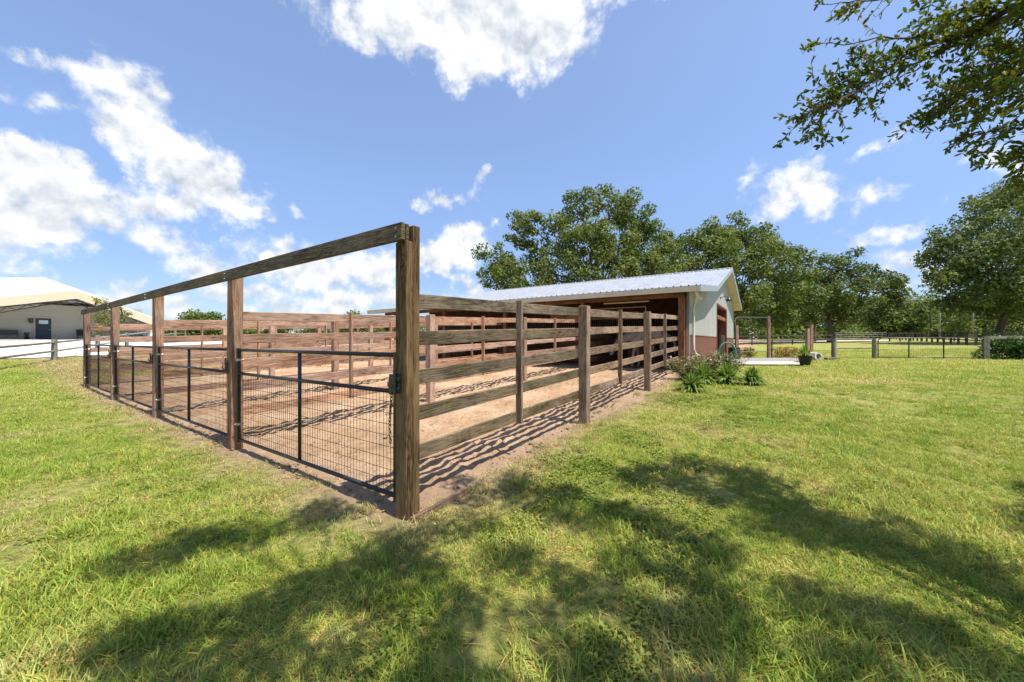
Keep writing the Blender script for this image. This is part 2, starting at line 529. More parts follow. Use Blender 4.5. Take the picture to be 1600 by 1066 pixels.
# ------------------------------------------------------------------ terrain
SUN = Vector((UX*-.45 + VX*-.035, UY*-.45 - VY*.035, 1.0)).normalized()


def sand_d(x, y):
    """how far inside the sandy pens (metres, ragged edge)"""
    u, v = uv_of(x, y)
    d = np.minimum(np.minimum(u+.16, 15.95-u), np.minimum(v+.17, 40-v))
    d = d + (fbm(np.asarray(x)*1.3, np.asarray(y)*1.3, 5)-.5)*.75 + (fbm(np.asarray(x)*6, np.asarray(y)*6, 9, 3)-.5)*.30
    near = np.exp(-((u+.1)**2+(v+.35)**2)/.25)*.22
    return d + near


def lawn_bumps(x, y):
    return (fbm(x*.8, y*.8, 2)-.5)*.05 + (fbm(x*5, y*5, 3, 3)-.5)*.02


def make_ground():
    N = 460
    t = np.linspace(-1, 1, N); k = 6.3
    s = np.sinh(k*t)/np.sinh(k)*900
    X, Y = np.meshgrid(s, s+6)
    Z = gz(X, Y)
    near = np.exp(-((X)**2+(Y-4)**2)/900.)
    Z = Z + lawn_bumps(X, Y)*near
    inside = np.clip(sand_d(X, Y)*1.5, 0, 1)
    Z = Z - inside*.06
    V = np.stack([X, Y, Z], -1).reshape(-1, 3)
    i = np.arange(N*N).reshape(N, N)
    Fq = np.stack([i[:-1, :-1], i[:-1, 1:], i[1:, 1:], i[1:, :-1]], -1).reshape(-1, 4)
    o = np_mesh('ground', V, Fq, M_ground, smooth=True)
    tag(o, kind='structure')


def sand_mat():
    m = mat('pen_sand', (.5, .36, .24), .95, spec=.08); t = NT(m.node_tree)
    geo = t.add('ShaderNodeNewGeometry').outputs['Position']
    c, h = sand_colour(t, geo)
    t.l.new(c, bsdf(m).inputs['Base Color'])
    t.l.new(t.bump(h, .06, 1.0), bsdf(m).inputs['Normal'])
    return m


M_sand = sand_mat()


def make_sand():
    us = np.arange(-1.3, 16.6, .055); vs = np.arange(-1.1, 12.45, .055)
    U, V_ = np.meshgrid(us, vs)
    X = BX+UX*U+VX*V_; Y = BY+UY*U+VY*V_
    d = sand_d(X, Y)
    rough = (fbm(X*3.2, Y*3.2, 21, 4)-.5)*.10 + (fbm(X*8, Y*8, 22, 2)-.5)*.065
    edge = np.clip(d*2, 0, 1)
    rg = np.random.default_rng(88)
    for k in range(2600):
        cu, cv = rg.uniform(.1, 15.2), rg.uniform(.1, 12.2)
        i0, j0 = int((cv-vs[0])/.055), int((cu-us[0])/.055); a_, b_ = slice(max(0, i0-4), i0+5), slice(max(0, j0-4), j0+5)
        q = np.hypot(U[a_, b_]-cu, V_[a_, b_]-cv)
        rough[a_, b_] += rg.uniform(.6, 1.3)*(-.040*np.exp(-(q/.055)**2) + .020*np.exp(-((q-.115)/.035)**2))
    Z = gz(X, Y) + np.clip(d*.12, -.09, .012) + rough*edge*.75 - .03*(1-edge)
    V = np.stack([X, Y, Z], -1).reshape(-1, 3)
    n, m_ = U.shape; i = np.arange(n*m_).reshape(n, m_)
    Fq = np.stack([i[:-1, :-1], i[1:, :-1], i[1:, 1:], i[:-1, 1:]], -1).reshape(-1, 4)
    tag(np_mesh('sand_ground', V, Fq, M_sand, smooth=True), kind='structure')


def sheet(name, poly_fn, n, m_, M, off=.02):
    """a strip of ground surface following the terrain; poly_fn(s,t)->(x,y)"""
    S, T = np.meshgrid(np.linspace(0, 1, n), np.linspace(0, 1, m_))
    X, Y = poly_fn(S, T)
    Z = gz(X, Y)+off
    V = np.stack([X, Y, Z], -1).reshape(-1, 3); i = np.arange(n*m_).reshape(m_, n)
    Fq = np.stack([i[:-1, :-1], i[:-1, 1:], i[1:, 1:], i[1:, :-1]], -1).reshape(-1, 4)
    return tag(np_mesh(name, V, Fq, M, smooth=True), kind='structure')


make_ground()
make_sand()


def bil(p00, p10, p11, p01):
    def f(S, T):
        return tuple(p00[k]*(1-S)*(1-T)+p10[k]*S*(1-T)+p11[k]*S*T+p01[k]*(1-S)*T for k in (0, 1))
    return f


# white limerock yard in front of the big white building, beyond the rail fence
sheet('gravel_yard', bil(W(30.6, -22), W(30.6, 30), W(57.2, 24), W(57.2, -22)), 60, 40, M_white_gravel, .045)
# concrete walk and gravel bed beside the barn
sheet('concrete_path', bil((9.3, 16.3), (12.45, 16.0), (13.9, 18.7), (10.9, 19.0)), 12, 12, M_concrete, .05)
sheet('gravel_bed', bil((10.95, 19.02), (14.6, 18.72), (17.5, 22.6), (12.6, 22.8)), 14, 12, M_mulch, .04)
sheet('gravel_drive', bil((36, 64), (62, 62), (70, 70), (36, 74)), 20, 10, M_drive, .06)

# ------------------------------------------------------------------ pens: fences
POST = .145
TOPS = (1.92, 1.585, 1.235, .895, .55)
GP = (0.0, 3.64, 7.43, 11.24, 15.3)               # gate posts along u


def make_fence(u, label, group, M_b, M_p, endv=11.55, first_post=False, npost=(3.66, 7.42), near=False):
    z0 = G(u, 0)
    root = empty('board_fence', W(u, .1, z0), 0, label, 'fence', group)
    du = POST/2+.019
    nodes = [0.075] + list(npost) + [endv]
    for k in range(len(nodes)-1):
        a, b = nodes[k], nodes[k+1]
        for q, top in enumerate(TOPS):
            mb = MB()
            zc = top-.064+random.uniform(-.008, .008)
            pa = W(u+du, a+.003, G(u, a)+zc); pb = W(u+du, b-.003, G(u, b)+zc+random.uniform(-.006, .006))
            mb.beam(pa, pb, .036, .130, jit=.004, seg=0)
            mm = M_b if not near or k > 0 else M_wood_near
            mb.build('board', mm, root, bevel=.004)
        mid = (a+b)/2-.05 if k == 0 else (a+b)/2
        if k < 1: mid = 1.79
        mb = MB()
        g = G(u, mid)
        mb.beam(W(u+.045, mid, g+.41), W(u+.045, mid, g+1.945), .085, .038, up=(VX, VY, 0), jit=.002, seg=3)
        mb.build('batten', M_p if near else M_b, root, bevel=.003)
    for v in npost:
        mb = MB(); g = G(u, v)
        mb.beam(W(u, v, g-.3), W(u, v, g+1.945), POST, POST, up=(UX, UY, 0), jit=.003, seg=4)
        mb.build('post', M_p, root, bevel=.006)
    return root


make_fence(0, 'long five board fence running from the tall corner post to the barn, beside the lawn', 'board fences of the pens',
           M_wood_fence, M_wood_fence, near=True, endv=11.42)
make_fence(GP[1], 'five board divider fence behind the nearest wire gate', 'board fences of the pens', M_wood_pen, M_wood_pen)
make_fence(GP[2], 'five board divider fence meeting the middle gate post', 'board fences of the pens', M_wood_pen, M_wood_pen)
make_fence(GP[3], 'five board divider fence before the last and smallest looking pen', 'board fences of the pens', M_wood_pen, M_wood_pen)
make_fence(GP[4], 'outermost five board fence of the pens, on the side of the white building', 'board fences of the pens', M_wood_pen, M_wood_pen)

# gate frame: five tall posts and the beam over them
fr = empty('timber_gate_frame', W(7.4, 0, G(7.4, 0)), 0, 'tall timber frame of five posts carrying one long overhead beam above the gates', 'timber frame')
for k, u in enumerate(GP):
    g = G(u, 0); mb = MB()
    if k == 0:                                     # corner post: notched for the beam end
        mb.beam(W(u, .037, g-.3), W(u, .037, g+2.475), POST, .075, up=(VX, VY, 0), jit=.002, seg=5)
        mb.beam(W(u+.0, -.037, g-.3), W(u+.0, -.037, g+2.33), POST-.004, .072, up=(VX, VY, 0), jit=.002, seg=5)
    else:
        mb.beam(W(u, .0, g-.3), W(u, .0, g+2.40), POST, POST, up=(VX, VY, 0), jit=.005, seg=5)
    mb.build('post', M_wood_post if k == 0 else M_wood_gatepost, fr, bevel=.006)
ends = [-.06, GP[1]-.02, GP[2]+.3, GP[3], GP[4]+.1]
for k in range(4):
    mb = MB(); a, b = ends[k]+.003, ends[k+1]-.003
    off = -.037 if k == 0 else -.037
    mb.beam(W(a, -.093 if k else -.091, G(0, 0)+2.405), W(b, -.093, G(0, 0)+2.405), .042, .146, jit=.003, seg=0)
    mb.build('overhead_beam', M_wood_near, fr, bevel=.005)
    for dz in (-.035, .035):
        mb = MB(); p = W(a+.07, -.113, 2.405+dz); mb.tube([p, p+Vector((VX, VY, 0))*-.006], .008, 6); mb.build('bolt', M_galv, fr)
mb = MB()                                          # block at the beam's end on the corner post
mb.ubox(-.068, .055, -.070, -.040, 2.325, 2.478)
mb.build('beam_block', M_wood_near, fr, bevel=.004)


# ------------------------------------------------------------------ wire gates (built once, copied)
def make_gate(L, loc, label, with_chain=True):
    """local frame: x along the gate from the latch end (0) to the hinge end (L), y towards the pen"""
    ang = math.atan2(UY, UX)
    g = empty('wire_gate', loc, ang, label, 'gate', 'wire mesh gates across the front of the pens')
    def part(name, mb, m, par=None, **k):
        o = mb.build(name, m, None, local=True, **k); o.parent = par or g; return o
    r = .021
    mb = MB(); mb.tube([(r, 0, 1.375), (L-r, 0, 1.375)], r, 10); part('top_rail', mb, M_black, smooth=True)
    mb = MB(); mb.tube([(r, 0, 1.055), (L-r, 0, 1.055)], r*.95, 10); part('middle_rail', mb, M_black, smooth=True)
    mb = MB(); mb.tube([(r, 0, .15), (L-r, 0, .15)], r, 10); part('bottom_rail', mb, M_black, smooth=True)
    for x in (.0, L-.046):
        mb = MB(); mb.box((x, -.023, .11), (.046, 0, 0), (0, .046, 0), (0, 0, 1.29)); part('stile', mb, M_black, bevel=.006)
    mb = MB(); mb.tube([(L/2, 0, .16), (L/2, 0, 1.37)], r*.95, 10); part('upright', mb, M_black, smooth=True)
    mb = MB()
    n = int(L/.0508)
    for k in range(1, n):
        x = k*L/n; mb.tube([(x, .002, .16), (x+random.uniform(-.003, .003), .002, 1.05)], .0025, 4, caps=False)
    for k in range(1, 9):
        z = .16+k*.1; mb.tube([(.02, -.002, z), (L/2, -.002, z+random.uniform(-.003, .003)), (L-.02, -.002, z)], .0025, 4, caps=False)
    part('wire_mesh', mb, M_wire)
    for z in (.36, 1.24):                          # hinge: pin, band and lag bolt
        mb = MB()
        mb.tube([(L+.012, 0, z-.045), (L+.012, 0, z+.03)], .010, 8)
        mb.tube([(L+.012, 0, z), (L+.07, .0, z)], .009, 8)
        mb.tube([(L-.023, 0, z-.016), (L-.023, 0, z+.016)], .036, 10)
        mb.tube([(L-.023, -.05, z), (L-.023, .05, z)], .007, 6)
        mb.tube([(L-.023, -.058, z), (L-.023, -.047, z)], .014, 6)
        part('hinge', mb, M_galv, smooth=False)
    # latch: plate with forked arms at the free end
    mb = MB()
    mb.box((-.035, -.052, 1.06), (.095, 0, 0), (0, .03, 0), (0, 0, .15))
    mb.box((-.105, -.078, 1.165), (.135, 0, 0), (0, .016, 0), (0, 0, .026))
    mb.box((-.105, -.078, 1.085), (.135, 0, 0), (0, .016, 0), (0, 0, .022))
    mb.box((-.095, -.070, 1.055), (.05, 0, 0), (0, .012, 0), (0, 0, .175))
    mb.tube([(-.055, -.085, 1.05), (-.055, -.085, 1.26)], .011, 8)
    mb.tube([(-.02, -.088, 1.10), (.0, -.105, 1.125), (.02, -.088, 1.15)], .009, 8)
    mb.box((.045, -.03, 1.03), (.05, 0, 0), (0, .05, 0), (0, 0, .13))
    mb.v = [(x, -y, q) for x, y, q in mb.v]
    latch = part('latch', mb, M_black, bevel=.002)
    if with_chain:
        mb = MB(); p = Vector((.012, -.052, 1.06)); 
        for k in range(15):
            c = p+Vector((.030*math.sin(k*.16)-.0, -.004, -.030*k))
            pts = []
            for q in range(10):
                a = 2*math.pi*q/10
                e = Vector((math.cos(a)*.011, 0, math.sin(a)*.021)) if k % 2 else Vector((0, math.cos(a)*.011, math.sin(a)*.021))
                pts.append(c+e)
            mb.tube(pts, .0042, 5, closed=True)
        mb.v = [(x, -y, q) for x, y, q in mb.v]
        part('chain', mb, mat('dull_chain', (.13, .125, .12), .5, .7), latch)
    return g


glabels = ['nearest black wire mesh gate, with a chain hanging beside the tall corner post',
           'second black wire mesh gate from the corner post',
           'third black wire mesh gate from the corner post',
           'farthest and narrowest looking black wire mesh gate, by the last tall post']
g0 = None
for k in range(4):
    a = GP[k]+POST/2+.025; L0 = GP[1]-POST-.09
    span = GP[k+1]-GP[k]-POST-.09
    loc = W(a, -.02, G(a, 0)+.0)
    if g0 is None:
        g0 = make_gate(L0, loc, glabels[0]); g = g0
    else:
        g = copy_tree(g0); g.location = loc
        for q in [c for l_ in bpy.data.objects if l_.parent == g for c in bpy.data.objects if c.parent == l_]: bpy.data.objects.remove(q)
        g['label'] = glabels[k]; g.scale = (span/L0, 1, 1)

# edging board lying at the corner
mb = MB()
mb.beam(W(-.13, -.07, G(0, 0)+.012), W(-.125, .62, G(0, .6)+.028), .032, .075, jit=.003, seg=3)
tag(mb.build('edging_board', M_wood_fence, bevel=.003), 'short weathered board half buried in sand at the foot of the corner post', 'board')

# ------------------------------------------------------------------ barn
ZB = G(0, 12.5)
barn = empty('barn', W(8, 20, ZB), 0, 'low pole barn with silver ribbed metal roof, pale upper walls and brown wainscot', 'barn')
GU = -.15                                         # gable wall plane
OU = -.62                                         # roof end over the gable
EU = 16.9                                         # far end
PROF = [(11.15, 3.30), (15.5, 3.77), (22.35, 5.62), (29.75, 3.92)]   # (v, top of roof)


def prof_z(v):
    for (a, za), (b, zb) in zip(PROF, PROF[1:]):
        if v <= b: return za+(zb-za)*(v-a)/(b-a)
    return PROF[-1][1]


def roof_sheet():
    mb = MB(); pitch = .2286
    n = int((EU-OU)/pitch)
    prof = []
    for k in range(n+1):
        u0 = OU+k*pitch
        for du, h in ((0, 0), (.075, 0), (.090, .036), (.112, .036), (.128, 0)):
            if u0+du <= EU: prof.append((u0+du, h))
    prof.append((EU, 0))
    for (a, za), (b, zb) in zip(PROF, PROF[1:]):
        for (u0, h0), (u1, h1) in zip(prof, prof[1:]):
            mb.face([W(u0, a, za+h0), W(u0, b, zb+h0), W(u1, b, zb+h1), W(u1, a, za+h1)])
        mb.face([W(OU, a, za-.03), W(EU, a, za-.03), W(EU, b, zb-.03), W(OU, b, zb-.03)])
    return mb


roof = roof_sheet().build('roof', M_roof, barn)
mb = MB()
for a, b in zip(PROF[1:3], PROF[2:4]):
    s = 1 if a[0] < 22 else -1
v, z = PROF[2]
mb.prism([W(OU-.01, v-.16, z-.01), W(OU-.01, v, z+.045), W(OU-.01, v+.16, z-.01), W(OU-.01, v, z+.03)], W(EU+.01, v)-W(OU-.01, v))
mb.build('ridge_cap', M_roof, roof)
# rake boards (grey steel) and soffits at the gable end
mb = MB()
for (a, za), (b, zb) in zip(PROF, PROF[1:]):
    mb.prism([W(OU, a, za+.02), W(OU, b, zb+.02), W(OU, b, zb-.20), W(OU, a, za-.20)], W(OU-.03, a)-W(OU, a))
mb.build('rake_trim', M_rake, barn)
mb = MB()
for (a, za), (b, zb) in zip(PROF, PROF[1:]):
    mb.prism([W(OU+.002, a, za-.19), W(OU+.002, b, zb-.19), W(OU+.002, b, zb-.165), W(OU+.002, a, za-.165)], W(GU, a)-W(OU, a))
mb.build('soffit', M_soffit, barn)
mb = MB()
for (a, za), (b, zb) in zip(PROF, PROF[1:]):
    mb.prism([W(EU, a, za+.02), W(EU, b, zb+.02), W(EU, b, zb-.20), W(EU, a, za-.20)], W(EU+.03, a)-W(EU, a))
mb.build('rake_trim', M_rake, barn)
mb = MB(); v, z = PROF[0]
mb.ubox(OU+.003, EU-.003, v-.028, v, z-.19, z-.012)
mb.build('fascia', M_trim, barn)
mb = MB(); v, z = PROF[3]
mb.ubox(OU+.003, EU-.003, v, v+.028, z-.19, z-.012)
mb.build('fascia', M_trim, barn)
# gable wall with the aisle opening
D0, D1, DZ = 19.75, 24.3, 3.36
WZ = 1.735                                        # top of the wainscot


def gable_piece(v0, v1, z0, z1f, u0, u1):
    mb = MB()
    vs = sorted(set([v0, v1]+[p[0] for p in PROF if v0 < p[0] < v1]))
    poly = [W(u0, v0, z0), W(u0, v1, z0)] + [W(u0, v, z1f(v)) for v in reversed(vs)]
    mb.prism(poly, W(u1, v0)-W(u0, v0)); return mb


top = lambda v: prof_z(v)-.195
V0, V1 = 12.05, 29.2
gb = MB()
for mbx in (gable_piece(V0, D0-.1, WZ, top, GU, GU+.06), gable_piece(D0-.1, D1+.1, DZ+.1, top, GU, GU+.06), gable_piece(D1+.1, V1, WZ, top, GU, GU+.06)):
    i = len(gb.v); gb.v += mbx.v; gb.f += [tuple(q+i for q in f) for f in mbx.f]; gb.uv += mbx.uv; gb.m += mbx.m
gw = gb.build('gable_wall', M_wall, barn)
for a, b in ((V0, D0-.1), (D1+.1, V1)):
    mb = MB(); mb.ubox(GU-.004, GU+.056, a, b, ZB-.2, WZ-.035); wn_ = mb.build('wainscot', M_wains, barn)
    mb = MB(); mb.ubox(GU-.018, GU+.05, a, b, WZ-.035, WZ); mb.build('trim', M_darkred, wn_)
mb = MB()
mb.ubox(GU-.03, GU+.38, D1, D1+.1, ZB, DZ); mb.ubox(GU-.03, GU+.1, D0-.1, D0, ZB, DZ); mb.ubox(GU-.03, GU+.2, D0-.1, D1+.1, DZ, DZ+.1)
door = mb.build('aisle_doorway', M_darkred, barn)
mb = MB(); mb.ubox(GU+.03, GU+.16, D0, D1, 2.72, 2.9)
mb.build('cross_beam', M_wood_barn, door)
for v in (V0-.02, V1):
    mb = MB(); mb.ubox(GU-.02, GU+.07, v, v+.07, ZB, top(v)-.02); mb.build('corner_trim', M_wall, barn)
# inner shell: aisle walls, back wall, far gable
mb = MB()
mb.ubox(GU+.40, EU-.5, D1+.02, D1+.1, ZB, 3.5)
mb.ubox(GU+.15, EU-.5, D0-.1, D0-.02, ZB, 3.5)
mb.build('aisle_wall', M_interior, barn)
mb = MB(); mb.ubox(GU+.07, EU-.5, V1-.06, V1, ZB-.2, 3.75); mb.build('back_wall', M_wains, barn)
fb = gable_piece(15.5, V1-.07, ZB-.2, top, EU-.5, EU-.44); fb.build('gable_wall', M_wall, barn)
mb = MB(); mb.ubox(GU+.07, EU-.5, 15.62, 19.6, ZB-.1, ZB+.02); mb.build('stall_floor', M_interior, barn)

# open front: posts, header, rafters, stall fronts
for k, u in enumerate((.0, 3.64, 7.43, 11.24, 15.1)):
    mb = MB(); mb.beam(W(u if k else .02, 11.72, ZB-.3), W(u if k else .02, 11.72, 3.03), .19 if not k else .15, .19 if not k else .15, up=(UX, UY, 0), seg=4, jit=.003)
    mb.build('post', M_wood_barn, barn, bevel=.006)
mb = MB(); mb.beam(W(0, 11.95, ZB-.3), W(0, 11.95, 3.05), .13, .2, up=(UX, UY, 0), seg=3, jit=.002)
mb.build('post', M_darkred, barn, bevel=.006)
mb = MB(); mb.beam(W(-.05, 11.84, 3.03+.06), W(16.2, 11.84, 3.09), .05, .14, seg=8); mb.build('header_beam', M_wood_barn, barn)
mb = MB()
for k in range(27):
    u = .15+k*.61
    mb.beam(W(u, 11.2, prof_z(11.2)-.11), W(u, 15.5, prof_z(15.5)-.11), .04, .13)
mb.build('rafters', M_wood_barn, barn)
SV = 15.5
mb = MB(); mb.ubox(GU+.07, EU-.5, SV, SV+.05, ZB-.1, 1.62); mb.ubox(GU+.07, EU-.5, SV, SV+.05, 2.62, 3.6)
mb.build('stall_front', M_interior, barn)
mb = MB()
for k in range(17*9):
    u = .05+k*.105
    if u > EU-.6: break
    mb.tube([W(u, SV+.025, 1.6), W(u, SV+.025, 2.64)], .011, 5, caps=False)
sg = mb.build('stall_grille', M_bars, barn)
for k, u in enumerate((1.8, 5.5, 9.3, 13.1)):
    mb = MB(); mb.ubox(u, u+1.25, SV-.05, SV-.01, ZB+.05, 1.64)
    dd = mb.build('stall_door', M_wood_barn, barn)
    mb = MB(); mb.ubox(u+.08, u+.12, SV-.09, SV-.05, 1.1, 1.3); mb.build('handle', M_galv, dd)
for u in (3.64, 7.43, 11.24):                      # partitions between the loafing bays
    mb = MB()
    for q in range(5): mb.beam(W(u, 11.85, ZB+.3+q*.32), W(u, SV-.02, ZB+.3+q*.32), .035, .2)
    mb.build('bay_partition', M_wood_barn, barn)
mb = MB()
mb.beam(W(1.9, 13.2, 2.55), W(5.9, 13.2, 2.62), .04, .30); mb.build('hay_rack_board', M_wood_barn, barn)
mb = MB(); mb.tube([W(1.6, 13.1, 2.87), W(6.5, 13.1, 2.87)], .018, 6); mb.tube([W(1.6, 13.1, 2.87), W(1.6, 13.1, 2.0)], .018, 6)
mb.build('conduit', M_trim, barn)
mb = MB(); mb.ubox(1.2, 2.9, 12.0, 12.10, 2.95, 2.99)
mb.build('strip_light', M_trim, barn)
# lamps on the gable
mb = MB(); mb.ubox(GU-.02, GU-.001, 13.1, 13.25, 3.12, 3.25)
mb.tube([W(GU-.02, 13.13, 3.17), W(GU-.12, 13.05, 3.13)], .02, 6); mb.tube([W(GU-.02, 13.22, 3.17), W(GU-.12, 13.32, 3.13)], .02, 6)
fl = mb.build('floodlight', M_whitetrim, barn)
mb = MB()
for v in (13.0, 13.36): mb.tube([W(GU-.10, v, 3.13), W(GU-.16, v, 3.10), W(GU-.21, v, 3.07)], [.035, .065, .055], 10)
mb.build('bulb', M_lampwhite, fl, smooth=True)
mb = MB(); vv = 21.2
mb.ubox(GU-.03, GU-.001, vv-.06, vv+.06, 3.80, 3.92)
mb.tube([W(GU-.03, vv, 3.86), W(GU-.25, vv, 3.95), W(GU-.42, vv, 3.86)], .02, 6)
mb.tube([W(GU-.42, vv, 3.86), W(GU-.42, vv, 3.76), W(GU-.42, vv, 3.66)], [.05, .13, .16], 10)
mb.build('barn_lamp', M_black, barn)
# downspout from the front gutter corner
mb = MB()
pts = [W(GU-.36, 11.25, 3.12), W(GU-.34, 11.5, 2.98), W(GU-.10, 12.25, 2.66), W(GU-.08, 12.45, 2.45), W(GU-.08, 12.45, 1.5), W(GU-.09, 12.42, 1.22),
       W(GU-.12, 12.5, 1.08), W(GU-.18, 12.85, .98), W(GU-.3, 13.15, .80)]
mb.tube(pts, .045, 8); mb.build('downspout', M_downspout, barn, smooth=True)

# hose on its post
h = empty('hose_post', W(-1.0, 13.8, G(-1, 13.8)), 0, 'grey post beside the gable wall with a coiled green hose on it', 'hose post')
mb = MB(); p = W(-1.0, 13.8, 0); mb.beam((p.x, p.y, h.location.z-.1), (p.x, p.y, 1.72), .1, .1, up=(UX, UY, 0)); mb.build('post', M_wood_grey, h, bevel=.006)
mb = MB()
c0 = W(-1.12, 13.72, 1.10); pts = []
for k in range(5*28+1):
    a = 2*math.pi*k/28; rr = .33-.008*math.sin(a*.37); kk = k/28*.022
    pts.append(c0 + Vector((math.cos(.35)*math.sin(a), -math.sin(.35)*math.sin(a), 0))*rr*.8 + Vector((0, 0, math.cos(a)*rr*1.1)) + Vector((-.0, -1, 0))*kk + Vector((random.uniform(-.004, .004),)*3))
mb.tube(pts, .014, 6); mb.build('hose', M_hose, h, smooth=True)

mb = MB(); p = W(-.72, 21.9, G(-.7, 22)); mb.box(p, (.42, .05, 0), (-.05, .42, 0), (0, 0, .66)); mb.box(p+Vector((-.015, -.015, .66)), (.45, .05, 0), (-.05, .45, 0), (0, 0, .04))
tag(mb.build('storage_bin', M_darkbin, bevel=.01), 'dark grey bin standing at the end of the barn gable', 'bin')


# ------------------------------------------------------------------ horse
def make_horse(loc, rz, label):
    P = {}
    me = bpy.data.meshes.new('horse')
    vs, es, rad = [], [], []
    def chain(start, pts):
        prev = start
        for p in pts:
            vs.append(p[:3]); rad.append(p[3:]); i = len(vs)-1
            if prev is not None: es.append((prev, i))
            prev = i
        return prev
    chain(None, [(-.15, 0, 1.24, .27, .30)])
    pel = chain(0, [(-.52, 0, 1.25, .26, .29)])
    che = chain(0, [(.22, 0, 1.20, .27, .33)]); sho = chain(che, [(.52, 0, 1.22, .21, .28)])
    chain(sho, [(.80, 0, 1.20, .11, .19), (1.04, 0, 1.02, .09, .15), (1.22, 0, .90, .085, .13), (1.36, 0, .68, .075, .10), (1.44, 0, .46, .06, .065)])
    chain(pel, [(-.80, 0, 1.24, .05, .06), (-.93, 0, .95, .05, .05), (-.92, 0, .55, .025, .025)])
    for s in (-1, 1):
        chain(pel, [(-.56, s*.16, .98, .12, .17), (-.46, s*.18, .78, .085, .12), (-.68, s*.17, .50, .05, .06), (-.64, s*.17, .18, .036, .036), (-.58, s*.17, .04, .055, .045)])
        f = .06*s
        chain(sho, [(.46, s*.15, .92, .08, .12), (.48+f, s*.16, .50, .05, .05), (.46+f*1.4, s*.16, .16, .036, .036), (.52+f*1.4, s*.16, .04, .055, .045)])
    me.from_pydata(vs, es, [])
    o = bpy.data.objects.new('horse', me); COL.objects.link(o)
    sk = o.modifiers.new('skin', 'SKIN'); sk.use_smooth_shade = True
    ss = o.modifiers.new('sub', 'SUBSURF'); ss.levels = 2; ss.render_levels = 2
    for k, d in enumerate(me.skin_vertices[0].data): d.radius = rad[k]; d.use_root = (k == 0)
    m = noisy(mat('grey_horse_coat', rough=.6), (.20, .155, .125), (.36, .29, .235), 7)
    me.materials.append(m)
    o.location = loc; o.rotation_euler = (0, 0, rz)
    tag(o, label, 'horse')
    mb = MB()                                      # mane and ears
    for k in range(9):
        t = k/8; x = .62+.58*t; z = 1.40-.36*t*t-.05*t
        mb.box((x, -.02, z-.12), (.07, 0, -.02), (0, .04, 0), (.02, 0, .17))
    mn = mb.build('mane', mat('dark_mane', (.06, .055, .05), .8), None, local=True); mn.parent = o
    for s in (-1, 1):
        mb = MB(); mb.tube([(1.2, s*.06, .98), (1.2, s*.075, 1.06), (1.21, s*.08, 1.12)], [.03, .028, .004], 6)
        e = mb.build('ear', m, None, local=True); e.parent = o


make_horse(W(1.35, 12.6, ZB+.02), math.atan2(UY, UX)+.08, 'grey horse standing in the barn shade behind the board fence')


# ------------------------------------------------------------------ foliage generators
def leaf_quads(P, N, size, aspect=.55, jit=.35, seed=0, tint=(.65, 1.35), lens=False):
    """one small leaf (clump) per point P, lying across normal N"""
    rg = np.random.default_rng(seed); n = len(P)
    N = N/np.maximum(np.linalg.norm(N, axis=1, keepdims=True), 1e-6)
    N = N + rg.normal(0, jit, (n, 3)); N /= np.linalg.norm(N, axis=1, keepdims=True)
    t = rg.normal(0, 1, (n, 3)); t -= N*np.sum(t*N, 1, keepdims=True); t /= np.linalg.norm(t, axis=1, keepdims=True)
    b = np.cross(N, t)
    s = (size*rg.uniform(.6, 1.4, n))[:, None] if np.isscalar(size) else (size*rg.uniform(.6, 1.4, n))[:, None]
    if lens:
        fold = N*s*.10
        V = np.stack([P-t*s, P-t*s*.25+b*s*aspect+fold, P+t*s*.95, P-t*s*.25-b*s*aspect+fold], 1)
    else:
        V = np.stack([P-t*s, P+b*s*aspect*rg.uniform(.7, 1.3, (n, 1)), P+t*s, P-b*s*aspect*rg.uniform(.7, 1.3, (n, 1))], 1)
    V = V.reshape(-1, 3); Fq = np.arange(4*n).reshape(n, 4)
    tv = rg.uniform(tint[0], tint[1], n)
    warm = rg.uniform(.85, 1.22, n)
    c = np.stack([tv*warm, tv, tv*rg.uniform(.7, 1.1, n), np.ones(n)], 1)
    c = np.repeat(c, 4, 0)
    return V, Fq, c


def rand_dirs(n, rg):
    d = rg.normal(0, 1, (n, 3)); return d/np.linalg.norm(d, axis=1, keepdims=True)


def crown_points(lobes, per_area, rg, shell=.55):
    P, N = [], []
    for (c, r) in lobes:
        c = np.array(c); r = np.array(r, float)*np.ones(3)
        a = (r[0]*r[1]*r[2])**(2/3)*12
        n = int(a*per_area)
        if n < 3: continue
        d = rand_dirs(n, rg)
        rad = 1-shell*rg.random(n)**1.6
        rad *= 1+.22*np.sin(d[:, 0]*5+c[0]*3)*np.sin(d[:, 2]*6+c[1]*2)*np.sin(d[:, 1]*5+c[2])
        P.append(c+d*r*rad[:, None]); N.append(d*.8+np.array([0, 0, .35]))
    return np.concatenate(P), np.concatenate(N)


